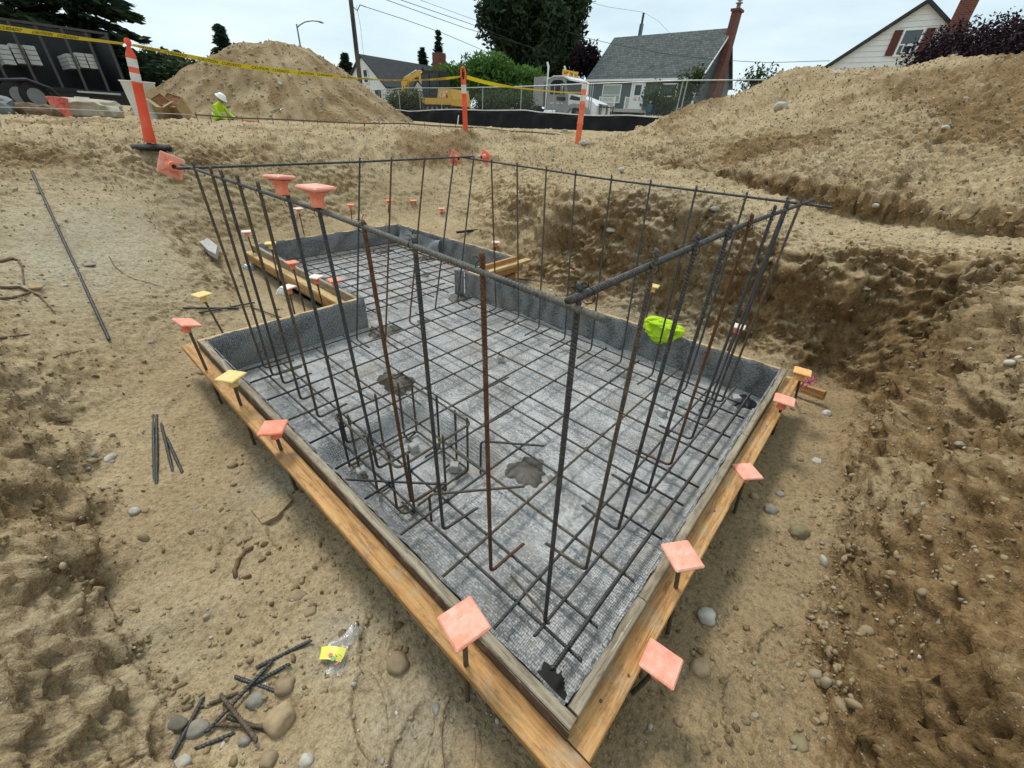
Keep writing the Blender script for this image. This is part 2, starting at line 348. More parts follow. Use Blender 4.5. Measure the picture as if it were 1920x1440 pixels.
# ------------------------------------------------------------ terrain
BOX1 = [V(.50,.145), V(3.22,.16), V(3.0,3.30), V(.50,3.30)]       # inner faces of the forms, counter-clockwise
BOX2 = [V(1.73,3.30), V(3.86,3.37), V(3.78,5.72), V(1.72,5.70)]
CT = """
.2 .1 -.3|.3 -.2 -.3|.6 -.3 -.3|1.2 -.3 -.3|2 -.25 -.3|2.6 -.2 -.3|3.2 -.2 -.3|3.6 -.2 -.3|3.9 .3 -.3|3.9 1 -.3|3.8 2 -.3|3.6 2.9 -.28|3.4 .4 -.3|3.45 1.1 -.3|3.4 1.9 -.3|3.3 2.7 -.3|4.0 .0 -.3|4.0 .65 -.3|4.0 1.4 -.3|-.1 .5 -.3|0 1 -.3|-.2 1.5 -.3|0 2 -.3|-.2 2.5 -.3|0 3 -.29|.3 3.4 -.29|.3 3.7 -.25
-.2 -.3 -.3|0 -1 -.3|-.3 .8 -.3|1 1 -.33|2 1 -.33|1 2 -.33|2 2 -.33|2.5 2.8 -.33|1 3 -.33|2.2 4 -.33|2.8 5 -.3|3 4 -.33|4.05 3.0 -.26|4.3 3.6 -.18|4.3 4.3 -.12|4.3 5 -.06
1.35 3.6 -.3|1.35 4.3 -.3|1.35 5 -.28|1.4 5.7 -.2|2 6.0 -.12|3 6.05 -.05|4 6.05 -.02|1.9 6.3 0|3.2 6.4 .05|4.4 6.3 .06|4.8 5.4 .0
1.6 6.9 .52|2.5 6.95 .56|3.6 7.0 .58|5 6.95 .6|5.65 6.2 .6|5.4 5 .62|5.05 4.1 .68|4.62 3.2 .78|4.46 2.3 .84|4.43 1.5 .82|4.42 1.0 .68|4.44 .5 .56|4.38 0 .68|4.32 -.5 .70|4.2 -.85 .75
4.4 3.8 -.1|4.08 2.32 -.3|4.25 1.44 -.3|4.25 .58 -.3|4.2 -.1 -.28|4.0 -.4 -.25|3.49 -.49 -.3|2.67 -.45 -.3|1.87 -.5 -.3|1.41 -.52 -.3|1.15 -.64 -.3|.8 -.8 -.3|.4 -1.2 -.3|0 -1.6 -.3
3.7 -.88 .72|3.1 -.88 .5|2.3 -.95 .42|1.9 -1.0 .42|1.5 -1.0 .38|1.2 -1.15 .36|.8 -1.4 .36|3 -1.4 .85|2 -1.6 .85|1 -2 .8|4.2 -1.5 .85|5 -2 .95
-.42 1.0 -.3|-.42 1.4 -.3|-.42 1.8 -.3|-.41 2.2 -.3|-.4 2.6 -.3|-.38 3.2 -.28|-.45 .85 -.08|-.47 1.4 .0|-.47 1.9 .02|-.46 2.4 .0|-.45 2.9 .0|-.43 3.4 .0|-.7 1.2 .33|-.7 2.2 .33|-.65 3.2 .3|-1.1 1.5 .62|-1.1 3 .65|-2 2 .9|-2 4 .95|-.5 .3 -.12|-.8 -.2 .3|-1.5 -.5 .8
-.2 3.8 -.03|.05 3.9 -.1|.4 4.0 -.2|.7 4 -.27|-.15 4.5 .12|.4 4.4 0|.7 4.5 -.07|-.25 5.5 .3|.3 5.3 .25|.85 5.5 .2|.92 4.9 .02|.2 6 .45|.8 6.1 .42|.2 7.5 .75|1.2 7 .62|-.6 4.5 .4|-1 5.5 .6|-.5 7 .75|0 8.5 .95|1.37 7.46 .95|2.2 8 .97|1.15 5.5 -.08|1.12 4.9 -.24|1.3 6.2 .1
6.76 7.36 1.22|8.52 5.69 1.12|5.2 7.6 .95|3.6 7.8 .93|2.5 7.7 .9|6.4 5.5 .9|5.9 4.2 .85|5.7 3 .85|5.5 2.2 .85|5.3 1.0 .72|5.3 .3 .68|5.3 -.5 .76|4.9 1.0 .70|4.9 .3 .64|4.9 -.4 .73|7.4 6.6 1.15
0 11 1.0|4 10 1.0|8 9 1.17|10 7 1.15|0 16 1.0|6 16 1.0|12 12 1.18|6 20 .95|0 25 1.0|12 20 1.2|20 17.5 1.25|16 8 1.3|30 13 2.0|20 28 1.35|3 25 1.0|-5 10 1.2|-5 20 1.2|-8 0 1.2|33 24 1.95|42 22 2.9|48 19 3.2|26 33 2.0|20 45 2.2|60 10 3.5|60 40 3.5|0 60 2|-40 40 1.5|100 100 4|-100 100 3|100 0 4|-100 -100 1.5|100 -100 2|30 0 2.2|20 -8 1.6|12 -4 1.1|8 -3 .95|0 -8 1|-4 -4 1
200 200 5|-200 200 4|200 -50 5|0 300 5|300 0 5|-300 -300 2|300 -300 3"""
CT = np.array([[float(q) for q in t.split()] for l in CT.strip().split('\n') for t in l.split('|')])
_d = np.sqrt(((CT[:,None,:2]-CT[None,:,:2])**2).sum(-1)); _n = len(CT)
_A = np.zeros((_n+1, _n+1)); _A[:_n,:_n] = _d - np.eye(_n)*1e-4; _A[:_n,_n] = 1; _A[_n,:_n] = 1
_wt = np.linalg.solve(_A, np.append(CT[:,2], 0))
def base_z(x, y):
    o = np.empty(len(x))
    for a in range(0, len(x), 40000):
        b = a+40000; dd = np.sqrt((x[a:b,None]-CT[None,:,0])**2+(y[a:b,None]-CT[None,:,1])**2); o[a:b] = dd @ _wt[:_n] + _wt[_n]
    return o
def ridge_z(x, y, pts, slope, rnd_=.35):
    z = np.full(len(x), -9.0)
    for (p, q) in zip(pts[:-1], pts[1:]):
        ab = q[:2]-p[:2]; t = np.clip(((x-p[0])*ab[0]+(y-p[1])*ab[1])/(ab @ ab), 0, 1)
        dd = np.hypot(x-(p[0]+t*ab[0]), y-(p[1]+t*ab[1])); zz = p[2]+t*(q[2]-p[2])-slope*(np.sqrt(dd*dd+rnd_**2)-rnd_); z = np.maximum(z, zz)
    return z
PILE_R = [at(1455,156,11.4), at(1520,136,10.9), at(1620,142,10.4), at(1700,130,10.1), at(1780,115,10.0), at(1920,104,9.9), V(9.6,-3.2,2.9), V(9,-6,2.7)]
PILE_L = [at(470,82,26), at(512,78,26), at(552,85,26)]
PILE_L2 = [at(560,150,24), at(600,170,23.5)]
th = np.radians(np.concatenate([np.arange(-180,-82,1.6), np.arange(-82,-58,.34), np.arange(-58,58,.205), np.arange(58,82,.34), np.arange(82,180,1.6)]))
NTH = len(th); PSI = math.atan2(FW[1], FW[0])
rr = np.exp(np.concatenate([np.arange(math.log(a_), math.log(b_), s_) for a_, b_, s_ in ((.16,3,.0092),(3,4.1,.005),(4.1,5.2,.0021),(5.2,6.2,.005),(6.2,8.2,.0032),(8.2,30,.0085),(30,700,.05))]))
NR = len(rr)
RR, TH = np.meshgrid(rr, th, indexing='ij')
X0 = (RR*np.cos(PSI+TH)).ravel(); Y0 = (RR*np.sin(PSI+TH)).ravel()
Zb = base_z(X0, Y0)
# right heap ends in a small cut bank above the bench of the pit
zr = ridge_z(X0, Y0, PILE_R, .425); zr = zr+.10*perlin(np.stack([X0*.9, Y0*.9, X0*0+2], 1)); zr = np.where(zr < .99, .99-(.99-zr)*4.5, zr)
wob = perlin(np.stack([X0*.5, Y0*.5, X0*0], 1))*.35+perlin(np.stack([X0*1.3, Y0*1.3, X0*0+5], 1))*.12
zl = np.maximum(ridge_z(X0+wob*1.2, Y0+wob, PILE_L, .62, .8), ridge_z(X0+wob, Y0, PILE_L2, .42, .5))
zr = zr+wob*.25
near_wall = np.clip((RR.ravel()-3)/3, 0, 1)
Zt = np.maximum(Zb, np.maximum(np.where(RR.ravel() < 25, zr, -9), zl))
isR = (zr > Zb+.03) & (RR.ravel() < 25) & (zr >= zl); isL = (zl > Zb+.03) & ~isR
def inpoly(x, y, poly, off=0.0):
    ins = np.ones(len(x), bool); n = len(poly)
    for i in range(n):
        a, b = poly[i], poly[(i+1) % n]; e = b-a; l = np.hypot(*e)
        ins &= ((e[0]*(y-a[1])-e[1]*(x-a[0]))/l > -off)
    return ins
P3 = np.stack([X0, Y0, Zt], 1).reshape(NR, NTH, 3)
def grid_normals(P):
    du = np.gradient(P, axis=0); dv = np.gradient(P, axis=1); n = np.cross(du, dv); n /= np.linalg.norm(n, axis=2, keepdims=True)+1e-12; return n
N3 = grid_normals(P3); N3[N3[...,2] < 0] *= -1
steep = np.clip((.93-N3[...,2].ravel())/.33, 0, 1)
P = P3.reshape(-1,3); N = N3.reshape(-1,3)
rad = RR.ravel(); far = np.clip((30-rad)/15, 0, 1); infl = 1-np.clip((np.minimum(rad,6)-4.5)/1.5, 0, 1)
grade = np.clip((Zt-.35)/.35, 0, 1)*far
lowf = fbm(P*1.1, 3); mid = fbm(P*V(5,5,7), 3, ridge=True)-.6; fin = fbm(P*17+9, 3); finr = fbm(P*26+4, 2, ridge=True)-.4; vf = fbm(P*70, 2)
str_ = fbm(P*V(3.2,3.2,22)+3, 3)
rillR = fbm(np.stack([Y0*2.2+.15*X0, X0*.35, Y0*0], 1), 3); 
rough = np.clip((rad-5.5)/2, 0, 1)*np.clip((24-rad)/6, 0, 1)*np.clip((Zt-.5)/.3, 0, 1)
crumb = fbm(P*V(8,8,11)+21, 4, 2.2, .62, True)-.75
DISP = .045*lowf*(.25+.75*grade)*far+steep*far*(.05*fbm(P*V(2.6,2.6,4.2)+2, 3)+.022*mid+.026*crumb+.02*str_)+(.010+.012*steep+.016*grade)*fin*far+.007*vf*np.clip((7-rad)/3, 0, 1)
pil = (isR | isL)
bank = (np.clip((-.42-Y0)/.15, 0, 1)*np.clip((X0-.5)/.5, 0, 1)*np.clip((4.6-X0)/.4, 0, 1)+np.clip((-.40-X0)/.08, 0, 1)*np.clip((4.2-Y0)/1.0, 0, 1)*np.clip((Y0+.5)/.6, 0, 1))*np.clip((rad < 6), 0, 1)*(Zt < 1.0)
ledge = fbm(np.stack([X0*2.2, Y0*2.2, Zt*3.5], 1)+13, 4, 2.1, .55, True)-.7
wallE = steep*(X0 > 3.7)*np.clip((7-rad)/1.0, 0, 1)
DISP = DISP+wallE*(.11*fbm(P*V(1.4,1.4,1.9)+5, 3)-.08*np.exp(-((Zt-.08)/.17)**2)+.045*np.exp(-((Zt-.5)/.12)**2)+.02*crumb)
bw = np.where(X0 > 0, 1.0, .22); DISP = DISP+bank*bw*(.06*ledge+.03*crumb+.014*finr+.07*fbm(np.stack([X0*1.4, Y0*1.4, Zt*1.6], 1)+17, 2))
pc = (PILE_L[1][0], PILE_L[1][1]); pang = np.arctan2(Y0-pc[1], X0-pc[0]); pdist = np.hypot(X0-pc[0], Y0-pc[1])
rillL = fbm(np.stack([pang*9, pdist*.25, X0*0], 1), 4, 2.2, .6)
DISP = DISP+isR*far*(.028*mid+.025*fin+.035*rillR+.02*crumb)+isL*(.09*rillL+.05*fbm(P*1.3, 4, 2.2, .6))
DISP = DISP+rough*(~pil)*(.07*fbm(P*V(.9,.9,.5)+40, 3)+.05*(fbm(P*V(2.4,2.4,2)+60, 4, 2.2, .6, True)-.75)+.02*fin)
# the trodden floor next to the forms stays even
flat = ((N3[...,2].ravel() > .95) & (Zt < -.1)); DISP = np.where(flat, DISP*.42, DISP)
P = P+N*DISP[:,None]
# footprints on the floor in front of the forms
for fx, fy, fa in [(770,1400,.5),(690,1330,1.2),(860,1380,.9),(1390,1330,.3),(1470,1200,-.4),(430,1010,1.0),(520,980,1.4),(330,760,1.1),(1380,1180,.6),(700,1180,.8),(600,1060,.2)]:
    c = onz(fx, fy, -.3); ca, sa = math.cos(fa), math.sin(fa); u = (P[:,0]-c[0])*ca+(P[:,1]-c[1])*sa; v_ = -(P[:,0]-c[0])*sa+(P[:,1]-c[1])*ca
    q = np.sqrt((u/.14)**2+(v_/.055)**2); P[:,2] += np.where(q < 1, -.012*(1-q**4), .006*np.exp(-((q-1.15)/.2)**2))*(q < 2)
inb = inpoly(P[:,0], P[:,1], BOX1, .022) | inpoly(P[:,0], P[:,1], BOX2, .022)
P[inb,2] = -.62
Pg = P.reshape(NR, NTH, 3); Ng = grid_normals(Pg); Ng[Ng[...,2] < 0] *= -1
def polar_ix(x, y):
    a = (math.atan2(y, x)-PSI+math.pi) % (2*math.pi)-math.pi; r = math.hypot(x, y)
    return int(np.clip(np.searchsorted(rr, r), 1, NR-1)), int(np.clip(np.searchsorted(th, a), 0, NTH-1))
def ground_z(x, y):
    i, j = polar_ix(x, y); r0, r1 = rr[i-1], rr[i]; t = min(1, max(0, (math.hypot(x, y)-r0)/(r1-r0)))
    return float(Pg[i-1,j,2]*(1-t)+Pg[i,j,2]*t)
def hit(px, py, skip=.25):
    """where the pixel's ray meets the earth: position, normal"""
    d = pray(px, py); h = math.hypot(d[0], d[1]); _, j = polar_ix(d[0], d[1])
    r = np.hypot(Pg[:,j,0], Pg[:,j,1]); zray = CAM_Z+d[2]/h*r; k = np.nonzero((Pg[:,j,2] > zray) & (rr > skip))[0]
    i = k[0] if len(k) else NR-1
    return CAM+d/h*r[i], Ng[i,j]
# attributes
def gauss(px, py, z, r): c = onz(px, py, z); return np.exp(-((P[:,0]-c[0])**2+(P[:,1]-c[1])**2)/(r*r))
dust = np.clip(1.0*gauss(780,1370,-.3,.22)+.9*gauss(640,1180,-.3,.16)+.8*gauss(520,900,-.3,.22)+.55*gauss(120,500,.2,.9)+.5*gauss(150,330,.8,1.2)+.5*gauss(60,1150,.1,.35)+.6*gauss(1330,200,1.6,1.0), 0, 1)
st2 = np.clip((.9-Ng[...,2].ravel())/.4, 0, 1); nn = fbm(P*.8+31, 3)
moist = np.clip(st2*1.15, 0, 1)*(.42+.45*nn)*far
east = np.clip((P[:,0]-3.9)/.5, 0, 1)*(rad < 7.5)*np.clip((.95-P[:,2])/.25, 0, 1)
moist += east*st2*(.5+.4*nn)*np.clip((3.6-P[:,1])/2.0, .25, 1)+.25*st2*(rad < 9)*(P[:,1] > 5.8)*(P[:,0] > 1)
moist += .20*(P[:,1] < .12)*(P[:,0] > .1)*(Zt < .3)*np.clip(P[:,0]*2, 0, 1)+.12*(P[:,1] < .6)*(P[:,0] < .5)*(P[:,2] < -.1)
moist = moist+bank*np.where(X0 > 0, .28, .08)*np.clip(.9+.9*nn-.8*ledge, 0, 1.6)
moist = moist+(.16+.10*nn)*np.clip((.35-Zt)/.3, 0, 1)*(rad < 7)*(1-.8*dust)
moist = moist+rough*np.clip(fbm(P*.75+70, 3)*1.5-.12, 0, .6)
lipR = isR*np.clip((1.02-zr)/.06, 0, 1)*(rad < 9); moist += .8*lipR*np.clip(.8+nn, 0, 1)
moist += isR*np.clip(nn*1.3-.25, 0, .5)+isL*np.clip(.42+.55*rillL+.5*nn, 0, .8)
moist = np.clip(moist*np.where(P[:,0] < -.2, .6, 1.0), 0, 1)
ii, jj = np.meshgrid(np.arange(NR-1), np.arange(NTH), indexing='ij'); j2 = (jj+1) % NTH
FQ = np.stack([ii*NTH+jj, (ii+1)*NTH+jj, (ii+1)*NTH+j2, ii*NTH+j2], -1).reshape(-1,4)
cls = np.where(isR, 1, np.where(isL, 2, 0)); fcls = np.min(cls[FQ], axis=1); fmx = np.max(cls[FQ], axis=1); fcls = np.where(fcls == fmx, fcls, 0)
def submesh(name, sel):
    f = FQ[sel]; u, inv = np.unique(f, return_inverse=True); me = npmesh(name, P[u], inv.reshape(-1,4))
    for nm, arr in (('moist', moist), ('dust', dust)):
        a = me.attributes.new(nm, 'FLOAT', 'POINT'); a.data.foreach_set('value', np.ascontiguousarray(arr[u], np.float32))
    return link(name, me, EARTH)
# centre cap under the camera
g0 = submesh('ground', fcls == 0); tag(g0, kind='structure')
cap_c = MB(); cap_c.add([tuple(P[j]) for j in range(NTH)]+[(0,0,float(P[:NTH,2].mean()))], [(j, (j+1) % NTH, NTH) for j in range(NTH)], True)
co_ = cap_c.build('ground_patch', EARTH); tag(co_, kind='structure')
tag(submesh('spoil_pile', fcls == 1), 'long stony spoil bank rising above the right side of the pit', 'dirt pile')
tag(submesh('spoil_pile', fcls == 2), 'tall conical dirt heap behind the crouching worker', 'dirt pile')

# ------------------------------------------------------------ stones
def ico(sub):
    bm = bmesh.new(); bmesh.ops.create_icosphere(bm, subdivisions=sub, radius=1); v = np.array([q.co[:] for q in bm.verts]); f = np.array([[q.index for q in fa.verts] for fa in bm.faces]); bm.free(); return v, f
ICO1, ICO2, ICO3 = ico(1), ico(2), ico(3)
def rot_rand(n):
    q = rng.normal(size=(n,4)); q /= np.linalg.norm(q, axis=1, keepdims=True); a, b, c, d = q.T
    return np.stack([np.stack([1-2*(c*c+d*d), 2*(b*c-a*d), 2*(b*d+a*c)], -1), np.stack([2*(b*c+a*d), 1-2*(b*b+d*d), 2*(c*d-a*b)], -1), np.stack([2*(b*d-a*c), 2*(c*d+a*b), 1-2*(b*b+c*c)], -1)], 1)
def scatter(name, n, base, rlo, rhi, smin, smax, mask, sink, jag, mat, pw=1.0, minpx=.0016):
    v, f = base
    rows = np.searchsorted(rr, np.exp(rng.uniform(math.log(rlo), math.log(rhi), n*6))); cols = rng.integers(np.searchsorted(th, math.radians(-66)), np.searchsorted(th, math.radians(66)), n*6)
    rows = np.clip(rows, 0, NR-1); idx = rows*NTH+cols; keep = mask[idx] > rng.uniform(0, 1, len(idx)); idx = idx[keep & ~inb[idx]][:n]; n = len(idx)
    s = smin*(smax/smin)**(rng.uniform(0, 1, n)**pw); s = np.maximum(s, rad[idx]*minpx)
    S = s[:,None]*np.stack([rng.uniform(.8,1.35,n), rng.uniform(.65,1.0,n), rng.uniform(.45,.8,n)], 1)
    R_ = rot_rand(n); vv = np.repeat(v[None], n, 0)*(1+jag*rng.normal(size=(n, len(v), 1)))
    vv = vv*S[:,None,:]; vv = np.einsum('nij,nkj->nki', R_, vv)
    pos = P[idx]+Ng.reshape(-1,3)[idx]*(s*(.5-sink))[:,None]; vv += pos[:,None,:]
    ff = (f[None]+np.arange(n)[:,None,None]*len(v)).reshape(-1,3)
    me = npmesh(name, vv.reshape(-1,3), ff); a = me.attributes.new('tone', 'FLOAT', 'POINT'); a.data.foreach_set('value', np.repeat(rng.uniform(0,1,n), len(v)).astype(np.float32))
    return link(name, me, mat)
ones = np.ones(len(P)); flo = (Zt < -.05)*1.0; nz2 = np.clip(.45+1.6*fbm(P*1.7+50, 2), .05, 1)
wallm = np.clip(st2*1.3+grade*.6+pil*.8, 0, 1)
tag(scatter('loose_gravel', 12000, ICO1, .5, 14, .0022, .013, nz2*(.10+.9*wallm), .35, .16, GRAVEL, 1.8), 'small mixed gravel scattered over the bare soil', 'gravel', kind='stuff')
tag(scatter('loose_pebbles', 520, ICO2, .8, 12, .010, .034, nz2*(.08+.92*wallm), .45, .06, GRAVEL, 2.0, .002), 'rounded pebbles half sunk in the banks and heaps', 'pebbles', kind='stuff')
tag(scatter('soil_clods', 13000, ICO1, .8, 12, .0035, .020, np.clip(st2*1.2+.5*bank+.25*grade+.4*lipR+.05, 0, 1), .55, .22, CLOD, 1.6), 'crumbled soil clods on the cut pit walls', 'soil', kind='stuff')
tag(scatter('heap_stones', 1500, ICO1, 17, 29, .02, .09, isL*1.0, .3, .15, GRAVEL, 2.2, .0016), 'small stones rolled down the conical dirt heap', 'stones', kind='stuff')
# counted cobbles: pixel, width, height, tint index, label (None = shares the label of its place)
def stone_mat(i, c):
    k = NT('cobble_%s' % i, .8, 0, .25); co = k.co(); n = k.noise(30, 6, .65, co); b = k.mix(1, c, k.ramp(n, [(.3, (.72,)*3), (.5, (1,)*3), (.7, (1.2,)*3)]), 'MULTIPLY')
    b = k.mix(k.ramp(k.noise(11, 5, .65, co), [(.5, (0,)*3), (.66, (.6,)*3)]), b, (.33,.255,.155)); k.col(b); k.bump(k.noise(70, 5, .6, co), .4, .005); return k.m
ST = [stone_mat(q, c) for q, c in (('tan', (.37,.275,.165)), ('brown', (.27,.20,.125)), ('grey', (.25,.235,.195)), ('pale', (.47,.45,.385)), ('dark', (.145,.13,.10)), ('olive', (.22,.185,.10)), ('rust', (.40,.25,.12)))]
STONES = [
 (528,1335,66,72,0,'large smooth tan egg-shaped cobble beside the cut rebar pieces',0),(536,1280,46,42,1,'brown angular cobble just above the large egg-shaped one',0),(482,1307,46,40,2,'grey scratched cobble between the crossed rebar offcuts',0),
 (332,1350,52,34,4,'dark flat cobble left of the long rebar offcut',.3),(372,1357,56,50,2,'angular grey-brown stone right of the long rebar offcut',.2),(342,1425,46,44,3,'pale round cobble at the bottom edge by the long rebar offcut',0),
 (505,1415,42,44,1,'angular brown stone below the rebar offcut heap',.2),(575,1420,38,34,3,'pale flat cobble on the cement-dusted floor near the bottom edge',.1),(460,1385,28,25,2,'small grey cobble under the lowest rebar offcuts',0),
 (556,1112,44,34,1,'flat brown stone half buried near the curved root',.45),(583,1142,26,26,1,'small cracked stone below the flat half buried one',.45),(253,956,22,22,3,'bright white round cobble on the trench floor',0),(275,955,18,18,1,'brown cobble touching the bright white one',.2),
 (172,849,24,12,2,None,.1),(174,862,28,18,1,None,.1),(210,864,18,10,2,None,.2),(162,876,20,8,2,None,.4),(436,868,22,20,0,'tan cobble on the floor left of the coral-capped stake',.2),(438,907,14,10,1,None,.1),(305,877,14,12,0,None,.3),(190,930,18,10,3,None,.4),(366,950,18,9,2,None,.3),
 (747,1236,50,48,1,'squared brown stone on the floor beside the plastic bread bag',.1),(776,1233,14,14,1,'small round stone touching the squared brown stone',.2),(950,1392,32,28,1,'half buried brown cobble under the near left plank',.5),(818,1322,18,30,2,'oval cobble pressed into the dusty floor below the wale',.6),(928,1366,10,20,2,None,.4),
 (1323,1148,38,42,3,'pale round cobble right of the near corner stake',0),(1309,1245,48,42,0,'tan round cobble touching the lowest pink cap',0),(1180,1353,20,20,1,'small brown cobble at the bottom right of the form corner',.2),(1496,992,42,36,5,'shiny olive cobble at the foot of the right bank',0),(1443,952,30,28,2,'grey round cobble left of the shiny olive one',.1),
 (1476,972,20,16,1,None,.3),(1462,925,18,18,2,None,.2),(1549,772,26,18,3,'pale broken stone right of the short lumber block',.2),(1535,862,30,10,3,'thin light grey flake of stone on the right floor',.3),(1500,859,16,14,1,None,.3),(1505,1113,28,16,4,None,.3),(1540,1242,26,18,6,'orange-tinted cobble at the foot of the right bank',.2),(1499,1383,44,44,5,'dark olive cobble sunk in the bottom right floor',.5),
 (1800,829,28,20,2,None,.3),(1885,882,26,20,3,None,.3),(1905,1100,26,30,3,None,.3),(1858,1208,24,34,3,None,.3),(1730,1295,34,30,2,None,.3),(1752,1376,20,18,3,None,.3),(1808,1288,20,18,2,None,.4),(1690,1115,22,20,2,None,.3),(1735,1240,18,12,3,None,.3),(1625,1250,16,14,2,None,.3),(1620,950,16,10,3,None,.3),(1660,1030,24,22,3,None,.4),(1690,895,22,10,3,None,.3),(1720,955,24,18,2,None,.4),
 (1620,537,26,14,3,'pale flat stone sticking out of the dark right pit wall',.3),(1610,517,20,14,6,None,.3),(1593,579,14,8,3,None,.3),(1713,686,22,20,2,None,.3),(1706,614,14,10,1,None,.4),(1640,383,18,13,3,'pale stone in the dark cut below the right spoil bank',.2),(1742,412,16,8,3,None,.3),(1340,391,20,13,2,'grey oval cobble on the ledge behind the cage',.1),(1292,381,18,10,4,None,.2),(1147,429,22,12,3,'pale flat cobble in the back pit wall between two bars',.3),(1265,472,10,9,2,None,.3),(1257,592,10,8,3,None,.3),
 (1462,198,32,26,3,'large pale boulder on the flank of the right spoil bank',.1),(1568,137,16,14,3,None,.1),(1597,148,22,10,2,None,.2),(1600,162,11,7,3,None,.2),(1810,183,14,11,3,'white cobble high on the right spoil bank',.2),(1772,237,20,13,3,None,.2),(1567,243,14,11,4,None,.2),(1785,235,9,6,2,None,.2),(1344,165,22,12,1,None,.2),(1350,178,22,8,1,None,.2),(1895,398,24,10,0,None,.3),
 (1094,267,19,12,3,'pale round boulder at the foot of the right delineator',.1),(722,297,8,8,3,None,.2),(901,311,9,8,3,None,.2),(1165,317,13,11,3,None,.2),(1130,325,8,7,3,None,.2),(1058,245,16,9,2,None,.2),(900,293,8,6,3,None,.2),
 (166,494,26,10,2,'flat pale stone right of the long bar lying on the ramp',.5),(121,533,13,9,3,None,.3),(66,536,30,15,6,'reddish stone among the roots at the left edge',.3),(207,407,14,8,3,None,.3),(140,394,10,6,3,None,.3),(280,640,16,9,2,None,.3),(375,695,26,15,1,'brown cobble beneath the two far left stakes',.4),(276,265,12,10,0,None,.2),(372,265,9,8,0,None,.3)]
SGR = lambda px, py: ('rounded cobble set in the slope of the right bank', 'right bank cobbles') if px > 1560 and py > 560 else (('stone lying on the right spoil bank', 'spoil bank stones') if px > 1300 and py < 260 else (('small stone in the back wall of the pit', 'pit wall stones') if py > 370 and px > 1100 and py < 700 else (('small cobble on the trodden trench floor', 'trench floor cobbles') if py > 780 else ('small stone on the upper ground beyond the cage', 'upper ground stones'))))
ORDN = ['first','second','third','fourth','fifth','sixth','seventh','eighth','ninth','tenth','eleventh','twelfth','thirteenth','fourteenth','fifteenth','sixteenth','seventeenth','eighteenth','nineteenth','twentieth']
TINT = ['tan','brown','grey','pale','dark','olive','rust-coloured']; auto = {}
for k, t in enumerate(STONES):
    if t[5] is None: auto.setdefault(SGR(t[0], t[1]), []).append(k)
AUTO = {}
for (lab_, grp_), ks in auto.items():
    vert = 'right bank' in lab_; ks.sort(key=lambda k: STONES[k][1 if vert else 0])
    for n_, k in enumerate(ks): AUTO[k] = (TINT[STONES[k][4]]+' '+lab_.replace('rounded ', '').replace('small ', '')+', '+ORDN[n_]+(' from the top' if vert else ' from the left'), grp_)
for k, (px, py, wd, ht, ci, lab, sink) in enumerate(STONES):
    p, n = hit(px, py+ht*.25); dep = (p-CAM) @ FW; dep = dep*(dep/np.linalg.norm(p-CAM))**.85; sx = wd/2/F_PX*dep; sy = ht/2/F_PX*dep
    v, f = ICO3; v = v.copy(); q = fbm(v*1.2+k*7.7, 3); v = v*(1+.24*q[:,None]); v = np.sign(v)*np.abs(v)**(.80+.2*((k*37) % 10)/10)
    rt2 = nrm(V(RT[0], RT[1], 0)); fw2 = nrm(V(FW[0], FW[1], 0)); a = rng.uniform(-.5, .5)
    ax, ay = math.cos(a)*rt2+math.sin(a)*fw2, -math.sin(a)*rt2+math.cos(a)*fw2
    hz = min(sx, sy)*(.82 if sink < .25 else .7); hy = max(sy*.95, sx*.7) if py > 700 else sx*.8
    wv = v[:,:1]*sx*ax+v[:,1:2]*hy*ay+v[:,2:3]*hz*V(0,0,1)+p+V(0,0,hz*(.55-1.1*sink))
    o = link('cobble', npmesh('cobble', wv, f), ST[ci])
    if lab: tag(o, lab, 'stone')
    else: tag(o, AUTO[k][0], 'stone', AUTO[k][1])

# ------------------------------------------------------------ forms
def beam(name, p0, p1, wid, hgt, mat, parent=None, upv=(0,0,1), sag=0.0, ch=.004):
    """one board: local X along its length so the grain runs with it; p0-p1 is the centre of its section"""
    p0 = np.asarray(p0, float); p1 = np.asarray(p1, float); Lh = np.linalg.norm(p1-p0); X = nrm(p1-p0); Y = nrm(np.cross(np.asarray(upv, float), X)); Z = np.cross(X, Y)
    n = max(2, int(Lh/.25)); hw, hh = wid/2, hgt/2
    sec = [(-hw+ch,-hh),(hw-ch,-hh),(hw,-hh+ch),(hw,hh-ch),(hw-ch,hh),(-hw+ch,hh),(-hw,hh-ch),(-hw,-hh+ch)]
    b = MB(); vs_ = []; ph = rnd.uniform(0, 9)
    for i in range(n+1):
        t = i/n; dy = sag*math.sin(math.pi*t)+.0015*math.sin(ph+7*t)
        vs_ += [((t-.5)*Lh, y+dy, z+.001*math.sin(ph*2+5*t)) for y, z in sec]
    fs = [(i*8+j, i*8+(j+1) % 8, i*8+8+(j+1) % 8, i*8+8+j) for i in range(n) for j in range(8)]+[tuple(range(7,-1,-1)), tuple(range(n*8, n*8+8))]
    b.add(vs_, fs); o = b.build(name, mat)
    M = Matrix.Identity(4); c = (p0+p1)/2
    for i in range(3): M[i][0] = X[i]; M[i][1] = Y[i]; M[i][2] = Z[i]; M[i][3] = c[i]
    if parent is not None: setpar(o, parent)
    o.matrix_local = M if parent is None else M
    o.matrix_basis = M
    return o
TB, HB, ZC = .038, .286, -.143        # 2x boards on edge, top at z = 0
def offl(a, b, d):   # inner edge a->b shifted outwards by d (interior on the left)
    e = nrm(b-a); return a+V(e[1],-e[0])*d, b+V(e[1],-e[0])*d
fm = thing('footing_form', 'large lumber form box lined with grey fabric in the near pit', 'form', (1.85,1.7,-.3))
fb = thing('footing_form', 'smaller lumber form box adjoining behind, towards the back pit wall', 'form', (2.8,4.5,-.3))
